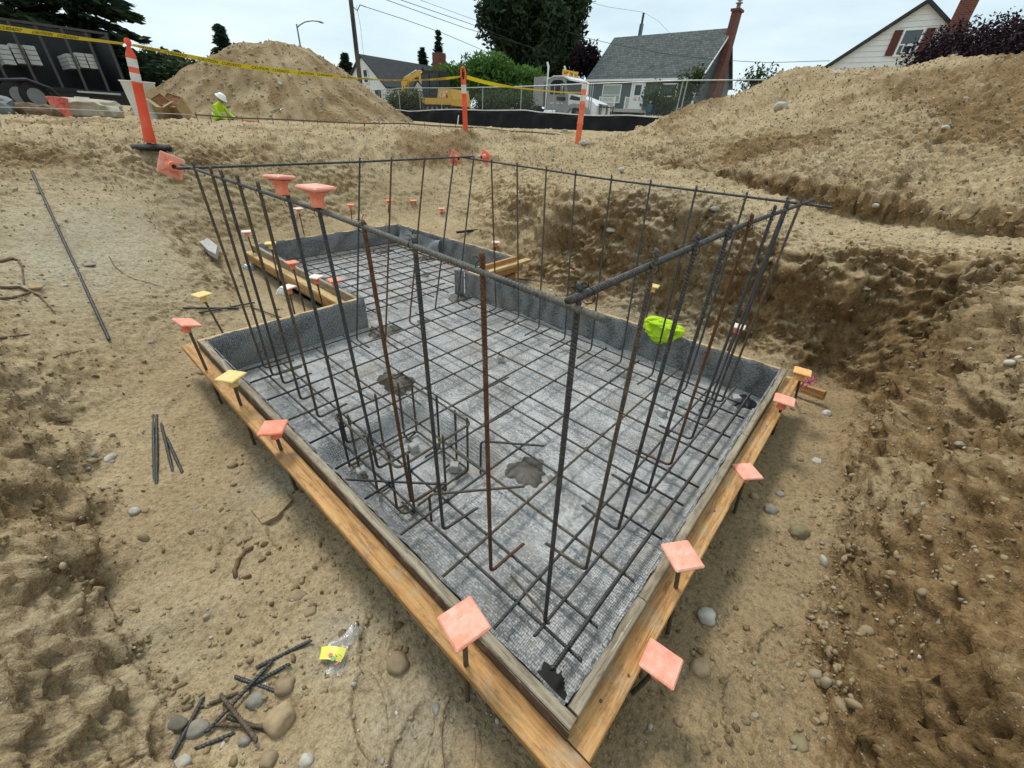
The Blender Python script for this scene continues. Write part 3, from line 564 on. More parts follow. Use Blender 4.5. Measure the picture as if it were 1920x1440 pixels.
def wall(a, b, parent, mats, ext0=0, ext1=0, gap=.006, z=ZC, split=None, sag=0.0):
    p, q = offl(a, b, gap+TB/2); e = nrm(q-p); p = p-e*ext0; q = q+e*ext1
    cuts = [0.0]+(split or [])+[1.0]
    for k in range(len(cuts)-1):
        s0 = p+(q-p)*cuts[k]; s1 = p+(q-p)*cuts[k+1]; g = .0015
        beam('board', (*(s0+e*g), z), (*(s1-e*g), z), TB, HB, mats[k % len(mats)], parent, sag=sag)
wall(BOX1[0], BOX1[1], fm, [WOOD_OLD], .0, .045, split=[.16,.62])
wall(BOX1[1], BOX1[2], fm, [WOOD_YEL], 0, -.02)
wall(BOX1[2], V(3.0,3.30), fm, [WOOD_OLD]) if False else None
wall(V(1.74,3.30), BOX1[3], fm, [WOOD_YEL], -.045, .045)
wall(BOX1[3], BOX1[0], fm, [WOOD_OLD], 0, .045, split=[.42])
for k in (0,):     # brown stained outer skin of the near-left board
    beam('board', (.4535,3.34,-.146), (.4535,.098,-.146), .004, .284, WOOD_DARK, fm, ch=.001)
wale = [((.409,3.46,-.079),(.409,-.16,-.079),WOOD_NEW), ((.456,.0655,-.079),(3.30,.066,-.079),WOOD_NEW)]
for p, q, mt in wale: beam('wale', p, q, .084 if mt else .08, .038, mt, fm)
wall(V(1.72,5.70), V(1.73,3.345), fb, [WOOD_OLD], .04, .0)
wall(BOX2[2], BOX2[3], fb, [WOOD_YEL], .0, .04)
wall(BOX2[1], BOX2[2], fb, [WOOD_YEL], .0, .04)
wall(V(2.96,3.345), BOX2[1], fb, [WOOD_NEW], -.09, .05)
beam('wale', (1.635,5.78,-.10), (1.645,3.37,-.10), .085, .038, WOOD_YEL, fb)
beam('wale', (1.625,5.74,-.155), (1.635,3.40,-.155), .05, .07, WOOD_NEW, fb)
beam('wale', (3.18,3.262,-.07), (4.12,3.30,-.07), .089, .038, WOOD_YEL, fb)
beam('wale', (3.15,3.275,-.135), (3.98,3.305,-.135), .05, .07, WOOD_NEW, fb)
beam('cleat', (3.0,3.285,-.19), (3.85,3.31,-.19), .035, .03, WOOD_DARK, fb)
tag(beam('lumber_block', at(1490,722,3.62)+V(0,0,0), at(1546,742,3.55), .038, .075, WOOD_NEW), 'short fresh lumber block sticking out past the right form corner', 'lumber')
ob = onz(998,511,-.2); tag(beam('lumber_block', ob+V(-.07,.03,0), ob+V(.1,-.03,0), .07, .04, WOOD_NEW), 'small lumber offcut on the ground behind the back form', 'lumber')
# screws in the wales
for p in [(.60,.075),(.72,.045),(1.6,.07),(2.5,.06)]: MB().cyl((*p,-.0605),(*p,-.0575),.005,n=8).build('screw', BROWN, fm)

# ------------------------------------------------------------ fabric liner
def liner():
    v, f = [], []; st = .022
    xs = np.arange(.5, 3.9, st); ys = np.arange(.14, 5.76, st)
    XX, YY = np.meshgrid(xs, ys, indexing='ij'); x, y = XX.ravel(), YY.ravel()
    ins = inpoly(x, y, BOX1, .004) | inpoly(x, y, BOX2, .004) | ((x > 1.74) & (x < 3.0) & (y > 3.2) & (y < 3.42))
    z = -.285+.006*fbm(np.stack([x*2.5, y*2.5, x*0], 1), 3)+.0035*fbm(np.stack([x*11, y*4, x*0+3], 1), 2)
    dx = np.maximum(np.abs(x-.97)-.30, 0); dy = np.maximum(np.abs(y-1.56)-.36, 0); dd = np.hypot(dx, dy); z -= .135*np.clip(1-dd/.10, 0, 1)**1.0*(1-.3*np.clip(1-dd/.1, 0, 1)*0)
    # overlapping seams of the sheets
    for sx0, sx1, sy in ((1.05,1.75,.62),(.6,3.0,2.35)): z += .006*np.exp(-((y-sy-.02*np.sin(x*9))/.012)**2)*((x > sx0) & (x < sx1))
    for sy0, sy1, sx in ((.5,1.7,1.62),(3.4,5.5,2.7)): z += .006*np.exp(-((x-sx-.02*np.sin(y*7))/.012)**2)*((y > sy0) & (y < sy1))
    # curl up to the walls
    def dist(poly, skip=()):
        d = np.full(len(x), 9.0)
        for i in range(4):
            if i in skip: continue
            a, b = poly[i], poly[(i+1) % 4]; e = nrm(b-a); t = (x-a[0])*e[0]+(y-a[1])*e[1]; dd_ = np.abs((x-a[0])*e[1]-(y-a[1])*e[0]); ok = (t > -.05) & (t < np.linalg.norm(b-a)+.05)
            d = np.where(ok, np.minimum(d, dd_), d)
        return d
    d1 = dist(BOX1, (2,)); d1 = np.where(y > 3.35, 9, d1); d2 = dist(BOX2, (0,)); d2 = np.where(y < 3.35, 9, d2); d = np.minimum(d1, d2)
    z += .03*np.clip(1-d/.045, 0, 1)**2
    idx = -np.ones(len(x), int); idx[ins] = np.arange(ins.sum()); I = idx.reshape(len(xs), len(ys))
    a, b, c, d_ = I[:-1,:-1].ravel(), I[1:,:-1].ravel(), I[1:,1:].ravel(), I[:-1,1:].ravel(); ok = (a >= 0) & (b >= 0) & (c >= 0) & (d_ >= 0)
    return np.stack([x, y, z], 1)[ins], np.stack([a, b, c, d_], 1)[ok]
lt = thing('fabric_liner', 'grey woven fabric covering the floor and inner walls of both forms', 'fabric', (1.9,2.5,-.29))
lv, lf = liner(); link('floor_sheet', npmesh('floor_sheet', lv, lf), LINER, lt)
def wall_sheet(a, b, top=.002, e0=0.0, e1=0.0):
    L_ = np.linalg.norm(b-a); e = nrm(b-a); nrm_in = V(-e[1], e[0]); n = max(4, int((L_+e0+e1)/.03)); mz = 9; ph = rnd.uniform(0, 50)
    vs_ = []
    for i in range(n+1):
        s = -e0+(L_+e0+e1)*i/n; tp = top+.004*math.sin(s*23+ph)+.004*rnd.uniform(-1, 1)
        for k in range(mz):
            t = k/(mz-1); z = -.30+(tp+.30)*t; w_ = .003+.004*math.sin(s*6+ph+t*3)*math.sin(t*math.pi)
            p = a+e*s+nrm_in*max(.0005, w_); vs_.append((p[0], p[1], z))
        p = a+e*s-nrm_in*(.004+.006*rnd.random()); vs_.append((p[0], p[1], tp+.002))
    m1 = mz+1; fs = [(i*m1+k, (i+1)*m1+k, (i+1)*m1+k+1, i*m1+k+1) for i in range(n) for k in range(mz)]
    b_ = MB(); b_.add(vs_, fs, True); return b_.build('wall_sheet', LINER_W, lt)
for a, b, e0, e1 in [(BOX1[0],BOX1[1],0,0),(BOX1[1],BOX1[2],0,.0),(V(1.75,3.30),BOX1[3],0,0),(BOX1[3],BOX1[0],0,0),(V(2.985,3.30),V(2.93,3.40),0,0),(BOX2[1],BOX2[2],0,0),(BOX2[2],BOX2[3],0,0),(BOX2[3],V(1.73,3.33),0,0),(V(1.735,3.34),V(1.75,3.30),0,0)]: wall_sheet(a, b, e0=e0, e1=e1)
# folded flap of film in the far corner of the back form
b_ = MB(); fl = []
for i in range(15):
    s = i/14
    for k in range(5): t = k/4; fl.append((3.71-.025*t+.02*math.sin(s*9+t*4), 5.55-s*.95, -.02-.20*t*(.6+.4*math.sin(s*3))+.02*math.sin(s*13+t*5)))
b_.add(fl, [(i*5+k, i*5+5+k, i*5+6+k, i*5+k+1) for i in range(14) for k in range(4)], True); b_.build('loose_flap', plain('grey_film', (.22,.23,.235), .45, 0, .3, 9, .5), lt)
# mud showing through / spilled on the liner
def blob(name, x, y, z, rx, ry, h, mat, lab, cat, grp=None, seed=1):
    r2 = random.Random(seed); n = 48; vs_ = [(x, y, z+h)]
    for ring, (k, hh) in enumerate(((.45,h*1.05),(.8,h*.7),(1.0,0.0))):
        for j in range(n):
            t = 2*math.pi*j/n; q = k*(1+.15*math.sin(3*t+seed)+.09*math.sin(7*t+seed*2)+.05*math.sin(13*t+seed*3)+.05*r2.uniform(-1,1)); vs_.append((x+rx*q*math.cos(t), y+ry*q*math.sin(t), z+hh*(1+.35*r2.uniform(-1,1))-(.004 if ring == 2 else 0)))
    fs = [(0, 1+j, 1+(j+1) % n) for j in range(n)]+[(1+r*n+j, 1+(r+1)*n+j, 1+(r+1)*n+(j+1) % n, 1+r*n+(j+1) % n) for r in range(2) for j in range(n)]
    b = MB(); b.add(vs_, fs, True); return tag(b.build(name, mat), lab, cat, grp)
blob('mud_patch',1.36,.99,-.284,.125,.115,.012,MUD,'round dark mud patch in the middle of the grey fabric floor','mud',seed=1)
blob('mud_patch',1.36,2.28,-.284,.11,.16,.05,MUD,'dark mud heap on the fabric behind the small rebar box','mud',seed=2)
blob('mud_patch',1.80,3.12,-.284,.16,.13,.02,MUD,'dark mud patch at the foot of the left inner form end','mud',seed=3)
blob('mud_patch',2.93,3.30,-.284,.16,.13,.02,MUD,'dark mud patch at the foot of the right inner form end','mud',seed=4)
blob('mud_patch',.565,1.9,-.286,.045,.27,.012,MUD,'narrow dark mud strip along the near left form wall','mud',seed=5)
blob('plastic_sheet',3.08,.27,-.284,.11,.09,.02,BLACKP,'black crumpled sheet in the right corner of the form','plastic',seed=6)
blob('mud_patch',.60,.245,-.284,.095,.09,.003,plain('hole_shade',(.02,.018,.014),.8),'flat dark disc painting the shaded hole in the near corner of the form','mud',seed=7)  # near-black flat disc paints the shade of the hole; no hole is cut
blob('mud_patch',2.2,3.05,-.284,.07,.05,.008,MUD,'small brown smear on the fabric near the back bars','mud',seed=8)
blob('mud_patch',3.3,5.45,-.284,.16,.12,.02,MUD,'dark wet mud in the far corner of the back form','mud',seed=9)
blob('mud_patch',3.55,4.75,-.284,.12,.1,.03,MUD,'dark mud pile against the right wall of the back form','mud',seed=10)

# ------------------------------------------------------------ rebar
def fillet(pts, R_):
    pts = [np.asarray(p, float) for p in pts]; out_ = [pts[0]]
    for i in range(1, len(pts)-1):
        a, b, c = pts[i-1], pts[i], pts[i+1]; u, w_ = nrm(a-b), nrm(c-b); ang = math.acos(max(-1, min(1, u @ w_)))
        if ang > 3.1: out_.append(b); continue
        t = min(R_/math.tan(ang/2), .45*np.linalg.norm(a-b), .45*np.linalg.norm(c-b)); p0, p1 = b+u*t, b+w_*t
        for k in range(7): s = k/6; out_.append((1-s)**2*p0+2*s*(1-s)*b+s*s*p1)
    out_.append(pts[-1]); return out_
def rebar(mb, pts, r, pitch=None, n=8):
    """deformed bar along a path: raised slanted ribs every `pitch`"""
    pts = np.array([np.asarray(p, float) for p in pts]); seg = np.linalg.norm(np.diff(pts, axis=0), axis=1); cum = np.concatenate([[0], np.cumsum(seg)]); Lh = cum[-1]
    if pitch:
        m_ = max(2, int(Lh/pitch)); s = np.sort(np.concatenate([(np.arange(m_)+o)*Lh/m_ for o in (0,.42,.52,.86)]+[[Lh]])); rad_ = np.array([r*.97, r*.97, r*1.13, r*1.13]*m_+[r*.97])
    else:
        s = np.unique(np.concatenate([cum, np.linspace(0, Lh, max(2, int(Lh/.4)))])); rad_ = np.full(len(s), r)
    Q = np.stack([np.interp(s, cum, pts[:,k]) for k in range(3)], 1); T = np.gradient(Q, axis=0); T /= np.linalg.norm(T, axis=1, keepdims=True)+1e-12
    a = nrm(np.cross(T[0], V(0,0,1) if abs(T[0][2]) < .9 else V(1,0,0))); A = np.empty_like(T)
    for i in range(len(T)): a = nrm(a-T[i]*(a @ T[i])); A[i] = a
    B = np.cross(T, A); ang = 2*np.pi*np.arange(n)/n
    slant = (pitch or 0)*.45*np.cos(ang*1.0)
    vv = Q[:,None]+rad_[:,None,None]*(np.cos(ang)[None,:,None]*A[:,None]+np.sin(ang)[None,:,None]*B[:,None])+slant[None,:,None]*T[:,None]
    k = len(s); mb.add(vv.reshape(-1,3), [(i*n+j, i*n+(j+1) % n, (i+1)*n+(j+1) % n, (i+1)*n+j) for i in range(k-1) for j in range(n)]+[tuple(range(n-1,-1,-1)), tuple(range((k-1)*n, k*n))], True); return mb
def bar(name, pts, r, mat, parent, pitch=None, n=8): return rebar(MB(), pts, r, pitch, n).build(name, mat, parent)
def tie(p, parent, r=.011, ax=0):
    mb = MB(); p = np.asarray(p, float); pts = [p+V(*( (r*math.cos(t), 0, r*math.sin(t)) if ax == 1 else (0, r*math.cos(t), r*math.sin(t)) )) for t in np.linspace(0, 2*math.pi, 9)]
    mb.tube(pts, .0013, 4); mb.tube([p+V(0,0,r), p+V(.006,.008,r+.012), p+V(.012,.004,r+.02)], .0011, 4); mb.tube([p+V(0,0,r), p+V(-.008,.004,r+.008), p+V(-.016,.01,r+.006)], .0011, 4)
    return mb.build('tie_wire', WIRE, parent)
ZA, ZB = -.222, -.2088     # lower and upper layer of the floor mat
m1 = thing('rebar_mat', 'rebar grid tied over the floor of the large near form', 'rebar mat', (1.85,1.7,ZA))
m2 = thing('rebar_mat', 'rebar grid over the floor of the smaller back form', 'rebar mat', (2.7,4.5,ZA))
J = lambda s=.008: rnd.uniform(-s, s)
xs1 = [.578,.72,.862,1.146,1.42,1.70,1.885,2.19,2.475,2.765,2.93]; ys1 = [.255,.375,.51,.81,1.10,1.405,1.705,2.0,2.285,2.59,2.88,3.08]
for k, y in enumerate(ys1):
    x0 = .56+J(.01); x1 = (3.13 if k < 4 else 2.98-.03*k*.3)+J(.02)
    if k == 0: x0 = .62
    if k == 1: x0 = .665
    bar('bar', [(x0, y+J(), ZB), ((x0+x1)/2, y+J(.004), ZB), (x1, y+J(), ZB)], .0085 if k == 0 else .0066, STEEL if k % 5 != 3 else BROWN, m1, .011 if k < 5 else None, 8 if k < 5 else 6)
for k, x in enumerate(xs1):
    y0 = [.40,.20,.21,.205,.20,.20,.19,.20,.2,.21,.25][k]+J(.01); y1 = 3.14+J(.03)
    bar('bar', [(x+J(), y0, ZA), (x+J(.004), (y0+y1)/2, ZA), (x+J(), y1, ZA)], .0066, [STEEL,STEEL,STEEL,BROWN][k % 4], m1, .011 if k < 4 else None, 8 if k < 4 else 6)
for x in xs1[1:9]:
    for y in ys1[:6]:
        if rnd.random() < .75: tie((x, y, (ZA+ZB)/2), m1, .0135, rnd.choice((0,1)))
# loose ends and laps seen on the mat
for pts, mt in [([(1.318,1.69,-.197),(1.936,1.668,-.197)],BROWN),([(1.354,1.39,-.197),(1.654,1.375,-.197)],BROWN),([(.569,1.584,-.195),(.914,1.169,-.185)],STEEL),([(1.125,1.337,-.208),(1.13,1.115,-.208)],STEEL),([(1.275,2.162,-.21),(1.27,1.85,-.21)],STEEL),([(1.028,2.566,-.21),(1.068,2.106,-.21)],STEEL)]:
    bar('lap_bar', [V(*pts[0]), V(*pts[1])], .0062, mt, m1, .011)
for k, y in enumerate([3.46,3.62,3.80,4.02,4.22,4.42,4.62,4.82,5.02,5.2,5.38,5.56]):
    bar('bar', [(1.80+J(.02), y+J(), ZB), (2.98+J(.1) if k < 2 else 3.66+J(.03), y+J(), ZB)], .0066, [STEEL,RUST,BROWN,RUST][k % 4], m2, None, 6)
for k, x in enumerate([1.90,2.12,2.36,2.60,2.82,3.06,3.30,3.54,3.66]):
    bar('bar', [(x+J(), (3.36 if x < 2.9 else 3.5)+J(.03), ZA), (x+J(), 5.62+J(.03), ZA)], .0066, [BROWN,STEEL,STEEL,RUST][k % 4], m2, None, 6)
# cage of upright bars with a top ring
cg = thing('rebar_cage', 'open cage of upright bent rebar with a tied top ring standing in the near form', 'rebar cage', (1.85,1.7,-.21))
ZT = 1.10
def upright(top, foot, hook, r, mat, name='upright_bar', over=.035, pitch=.011, bend=0.0):
    top = np.asarray(top, float); foot = np.asarray(foot, float); d = nrm(top-foot); mid_ = (top+foot)/2+V(bend, -bend*.6, 0)
    pts = fillet([top+d*over, mid_, foot, foot+np.asarray(hook, float)], .035); bar(name, pts, r, mat, cg, pitch, 8)
lefts = [(.41,.38,RUST,0),(.69,.67,RUST,1),(.96,.975,STEEL,1),(1.22,1.21,RUST,1),(1.51,1.53,STEEL,1),(1.75,1.83,STEEL,1),(2.03,2.17,BROWN,1),(2.26,2.43,BROWN,1),(2.47,2.70,STEEL,1),(2.62,2.86,BROWN,1),(2.90,3.0,BROWN,1)]
for k, (yt, yf, mt, hk) in enumerate(lefts):
    z = ZT+(.02 if k > 4 else -.005); mt2 = STEEL if k == 0 else mt
    upright((.685, yt, z), (.728+J(.008), yf, -.20), (.0 if k == 0 else .20, -.02 if k == 0 else J(.02), .0), .0071, mt2, over=.045 if k in (0,1) else .03, pitch=.0105 if k < 8 else .012)
bar('upright_bar', fillet([(.735,.38,-.2),(.75,.40,-.195),(.78,.60,-.2)], .02), .0055, BROWN, cg, .011)
for k, (xt, xf, mt) in enumerate([(.99,1.02,BROWN),(1.27,1.30,STEEL),(1.57,1.61,STEEL),(1.83,1.91,RUST),(2.19,2.23,STEEL),(2.46,2.52,STEEL),(2.80,2.80,BROWN)]):
    upright((xt, .392, ZT+.012), (xf, .378, -.20), (J(.02), .21, 0), .0071, mt, over=.05)
for k, (yt, yf, mt) in enumerate([(.50,.45,STEEL),(.73,.64,STEEL),(1.05,.91,STEEL),(1.38,1.19,STEEL),(1.70,1.48,STEEL),(2.03,1.76,STEEL),(2.33,2.06,BROWN),(2.66,2.35,BROWN),(2.98,2.66,RUST)]):
    upright((3.06, yt, ZT-.015), (2.80+.04*(k > 6), yf, -.20), (-.22, J(.02), 0), .0070, mt, pitch=.012)
for k, (xt, xf, yf, mt) in enumerate([(1.82,1.45,2.97,STEEL),(2.10,1.62,2.80,RUST),(2.43,1.99,2.97,RUST),(2.76,2.36,3.05,STEEL),(3.01,2.64,3.03,STEEL)]):
    upright((xt, 3.17, ZT), (xf, yf, -.20), (J(.02), -.2, 0), .0070, mt, pitch=.012)
top = [([(.69,.36,ZT-.004),(.69,1.5,ZT+.012),(.69,3.16,ZT+.012)],.0081), ([(.64,.405,ZT+.016),(1.8,.405,ZT+.024),(3.18,.385,ZT+.012)],.0081), ([(3.075,.27,ZT-.006),(3.075,1.7,ZT-.016),(3.075,3.42,ZT+.004)],.0072), ([(.62,2.96,ZT+.014),(1.8,3.17,ZT+.006),(3.12,3.30,ZT+.018)],.0072)]
top[0][0][0] = (.668,.335,ZT-.008)
for k, (pts, r) in enumerate(top): bar('top_bar', pts, r, [BROWN,STEEL,STEEL,STEEL][k] if k else make_steel('dusty_rebar', .5, ((.09,.085,.07),(.20,.185,.15))), cg, .011)
for y in [.41,.69,.96,1.22,1.51,1.75,2.03,2.26]: tie((.688, y+.012, ZT+.004), cg, .017, 1)
for x in [.69,.99,1.27,1.57,1.83,2.19,2.46,2.8]: tie((x+.01, .40, ZT+.014), cg, .019, 0)
for y in [.5,.73,1.05,1.38,1.7,2.03,2.33,2.66,2.98]: tie((3.07, y, ZT-.008), cg, .016, 1)
# small rebar box in the sump
bx = thing('rebar_box', 'small rusty rebar box cage in the sump near the left form wall', 'rebar box', (.96,1.57,-.41))
bar('ring_bar', fillet([(.72,1.86,-.02),(.72,1.29,-.02),(1.21,1.30,-.02),(1.21,1.86,-.02),(.70,1.86,-.012),(.70,1.80,-.012)], .035), .0066, BROWN, bx, .011)
bar('ring_bar', fillet([(.73,1.84,-.385),(.73,1.31,-.385),(1.20,1.32,-.385),(1.20,1.84,-.385),(.71,1.84,-.378)], .035), .0066, BROWN, bx, .011)
for k, (x, y, dx, dy, zt) in enumerate([(.72,1.86,.09,0,.0),(.75,1.80,0,-.1,.01),(.72,1.55,.1,0,.03),(.73,1.38,.1,0,.03),(.78,1.29,0,.12,.035),(1.0,1.29,0,.1,.02),(1.2,1.32,-.1,0,.01),(1.215,1.44,-.1,0,-.01),(1.21,1.60,-.12,0,.02),(1.205,1.84,-.08,-.02,.03),(1.12,1.86,0,-.1,.03),(.96,1.86,0,-.1,.02)]):
    bar('upright_bar', fillet([(x,y,zt),(x,y,-.40),(x+dx,y+dy,-.40)], .025), .0066, BROWN if k % 4 else STEEL, bx, .011)
for x, y in [(1.09,1.02)]: bar('upright_bar', fillet([(.80,1.17,-.40),(.80,1.17,-.17),(1.18,.86,-.17)], .03), .0066, BROWN, bx, .011)
bar('upright_bar', fillet([(1.24,1.25,-.40),(1.24,1.25,-.14),(1.50,.98,-.17)], .03), .0062, STEEL, bx, .011)
# concrete spacer blocks
def dobie(x, y, z, s, lab, yaw=.3, tl=1.0):
    b = MB(); ax = axes(yaw); b.bev((x,y,z+s*.45), (s,s,s*.9), s*.08, ax, .86); b.tube([V(x,y,z+s*.9), V(x+.01,y,z+s*1.3), V(x+.02,y+.012,z+s*1.5)], .0012, 4); tag(b.build('spacer_block', CONC), lab, 'spacer')
for x, y, z, s, lab in [(1.09,1.72,-.42,.062,'pale concrete spacer under the far corner of the small rebar box'),(1.16,1.40,-.42,.06,'pale concrete spacer under the right corner of the small rebar box'),(.74,1.76,-.42,.06,'pale concrete spacer under the left corner of the small rebar box'),(.80,1.33,-.42,.05,'pale concrete spacer under the near corner of the small rebar box'),
   (3.02,.33,-.285,.07,'white concrete spacer by the black sheet in the right corner'),(.565,.285,-.285,.05,'white spacer block by the hole in the near corner'),(.545,.215,-.285,.035,'tiny white spacer beside the near corner hole'),(.535,2.16,-.285,.045,'white spacer at the left form wall'),(2.19,1.98,-.285,.06,'dusty spacer block in the middle of the floor mat'),(1.42,.83,-.285,.055,'pale spacer block right of the round mud patch'),(2.46,.66,-.285,.06,'dusty spacer block under the right front bars'),(2.5,4.45,-.285,.06,'pale spacer block under the back mat, left'),(3.1,4.15,-.285,.06,'pale spacer block under the back mat, right'),(2.75,1.12,-.285,.06,'dusty spacer block near the right form wall')]:
    dobie(x, y, z, s, lab, rnd.uniform(0, 1.5))

# ------------------------------------------------------------ stakes with square safety caps
def cap(mb, c, ax, s=.114, stem=.045, sr=.024, stem_mb=None):
    X, Y, Z = ax; c = np.asarray(c, float)
    if stem_mb is None: stem_mb = mb
    mb.bev(c, (s, s, .014), .0048, ax); mb = stem_mb
    mb.lathe(c-Z*(.014+stem), [(sr*1.08,0),(sr*1.12,.003),(sr*1.0,.012),(sr*.95,stem*.5),(sr*1.1,stem*.85),(sr*1.5,stem),(sr*1.6,stem+.004)], 14, ax)
    for k in range(4):
        a = math.pi/4+k*math.pi/2; d = math.cos(a)*X+math.sin(a)*Y
        mb.prism([c-Z*.006+d*sr*.8, c-Z*.006+d*s*.55, c-Z*(.010+stem*.28)+d*sr*.8], np.cross(Z, d)*.003)
STEMC = {'pale_cap_plastic': CAP_O, 'bleached_cap_plastic': CAP_O}
def stake(px, py, foot, mat, lab, yaw=None, tilt=0.0, roll=0.0, s=.114, grp=None, Dd=None, plain_top=False, star=False):
    """px, py: the cap in the photograph; foot: pixel of the foot on the ground or world x, y"""
    if isinstance(foot, tuple) and max(map(abs, foot)) > 30: f, _ = hit(*foot)
    else: f = V(foot[0], foot[1], ground_z(*foot))
    d = pray(px, py); D = math.hypot(f[0], f[1]) if Dd is None else Dd; t = CAM+d*(D/math.hypot(d[0], d[1]))
    if not (isinstance(foot, tuple) and max(map(abs, foot)) > 30): f = V(t[0]+rnd.uniform(-.03,.03), t[1]+rnd.uniform(-.03,.03), 0); f[2] = min(ground_z(f[0], f[1]), t[2]-.12)
    tp = V(t[0], t[1], t[2]); o = thing('stake', lab, 'stake', f, grp)
    Z = nrm(nrm(tp-f)*.6+V(0,0,.4)); yaw = rnd.uniform(0, 1.5) if yaw is None else yaw
    ax = axes(yaw, tilt, roll); c = tp
    bot = f-nrm(tp-f)*.12; up_ = c-ax[2]*.02
    MB().tube([bot, (bot+up_)/2, up_], .0085, 8).build('pin', BROWN, o)
    mb = MB(); sm2 = MB(); cap(mb, c, ax, s, stem_mb=sm2); co = mb.build('cap', mat, o); sm2.build('cap_stem', STEMC.get(mat.name, mat), o)
    if star:
        asparent(co); mb = MB()
        for k in range(9):
            a = k*2*math.pi/9; dd = math.cos(a)*ax[0]+math.sin(a)*ax[1]; e = np.cross(ax[2], dd); q = c+ax[2]*.0062
            mb.add([q+dd*.013-e*.002, q+dd*.036-e*.006, q+dd*.036+e*.006, q+dd*.013+e*.002], [(0,1,2,3)])
        mb.build('cap_slots', CAP_O if star == 1 else CONC, co)
    return o
stake(870,1168,(877,1315),CAP_P,'stake with large pink square cap outside the near left plank',yaw=1.37)
stake(1279,1042,(1252,1190),CAP_P,'stake with pale pink square cap against the near right plank',yaw=.93)
stake(1240,1243,(1185,1300),CAP_P,'stake with the lowest pale pink square cap at the right of the near corner',yaw=.08,tilt=.1)
stake(1401,884,(1376,965),CAP_P,'stake with coral square cap halfway along the right plank',yaw=.85)
stake(1471,750,(1448,815),CAP_P,'stake with pale pink cap near the far end of the right plank',yaw=.1,Dd=2.66)
stake(1505,697,(1490,752),make_cap('amber_cap_plastic',(.80,.30,.07),(.82,.50,.2)),'stake with amber square cap at the right form corner',yaw=.1,star=2,s=.105,Dd=3.1)
stake(512,802,(556,920),CAP_O,'stake with coral square cap outside the left plank',yaw=.9)
stake(433,706,(478,835),CAP_Y,'stake with yellow cap leaning on the left plank',yaw=.55,star=2)
stake(351,605,(416,757),CAP_P,'stake with pale-topped coral cap at the left form corner',yaw=.3,tilt=.35,roll=.2)
stake(378,552,(420,628),CAP_Y,'stake with yellow cap with orange slots behind the left form corner',yaw=.3,star=1)
for px, py, ft, mt, lab in [(547,492,(1.52,4.15),CAP_O,'coral capped stake beside the left plank of the back form'),(540,538,(1.42,3.75),CAP_W,'white-topped coral capped stake on the ground left of the back form'),(592,519,(1.56,3.66),CAP_W,'bleached white capped stake by the left plank of the back form'),(627,525,(1.55,3.50),CAP_O,'coral capped stake near the inner end of the back form plank'),(507,456,(1.56,4.85),CAP_Y,'pale yellow capped stake at the left plank of the back form'),(462,434,(1.45,5.75),CAP_W,'white capped stake at the far left end of the back form'),
   (559,391,(1.95,6.25),CAP_W,'white-topped coral stake behind the left part of the back form'),(657,384,(3.0,6.35),CAP_O,'small orange capped stake behind the back form, left of three'),(729,376,(3.75,6.45),CAP_O,'orange capped stake in the back bank above the form corner'),(775,376,(4.25,6.55),CAP_P,'pale orange capped stake second right along the back bank'),(828,391,(4.35,6.1),CAP_P,'orange capped stake behind the far corner of the back form'),(881,419,(4.15,5.4),CAP_W,'bleached capped stake right of the back form wall'),(947,417,(4.75,5.15),CAP_O,'red-orange capped stake in front of the right back bank'),(930,454,(4.0,4.35),CAP_W,'white-topped coral stake beside the bundle of black bars'),(987,439,(4.5,4.35),CAP_Y,'small yellow capped stake leaning by the right bank'),(1077,506,(3.85,3.0),CAP_P,'pink capped stake outside the right wall of the near form'),(1226,536,(3.75,1.75),CAP_Y,'yellow capped stake between the bars against the right bank'),(1385,612,(3.62,.72),CAP_W,'white-topped red stake outside the right form wall')]:
    stake(px, py, ft, mt, lab, s=.105)
# caps pushed on the cage
def cage_cap(px, py, D, mat, ax, lab, s=.118):
    c = at(px, py, D); mb = MB(); sm2 = MB(); cap(mb, c, ax, s, .046, .0225, sm2); o = mb.build('safety_cap', mat); sm2.build('cap_stem', STEMC.get(mat.name, mat), asparent(o))
    MB().lathe(c-ax[2]*.0622, [(.012,0),(.012,.003)], 10, ax).build('socket', CAP_D, asparent(o)); tag(o, lab, 'safety cap')
cage_cap(524,332,math.hypot(.685,1.75),CAP_P,axes(.35,.08,-.02),'left of the two coral caps standing on the cage top bar',.084)
cage_cap(592,352,math.hypot(.685,1.51),CAP_P,axes(.3,.03,.03),'right of the two coral caps standing on the cage top bar',.096)
def endcap(px, py, D, dirv, mat, lab):
    Z = nrm(dirv); X = nrm(np.cross(V(0,0,1), Z)); X = nrm(X+.5*np.cross(Z, X)); cage_cap(px, py, D, mat, [X, np.cross(Z, X), Z], lab)
endcap(321,311,np.hypot(.69,3.22),V(.0,1,-.02),CAP_P,'coral cap on the far left end of the cage top bar')
endcap(852,296,np.hypot(3.075,3.44),V(0,1,.05),CAP_O,'red cap on the back end of the cage, left of the pair')
endcap(910,295,np.hypot(3.18,3.32),V(1,.1,0),CAP_O,'red cap on the back end of the cage, right of the pair')

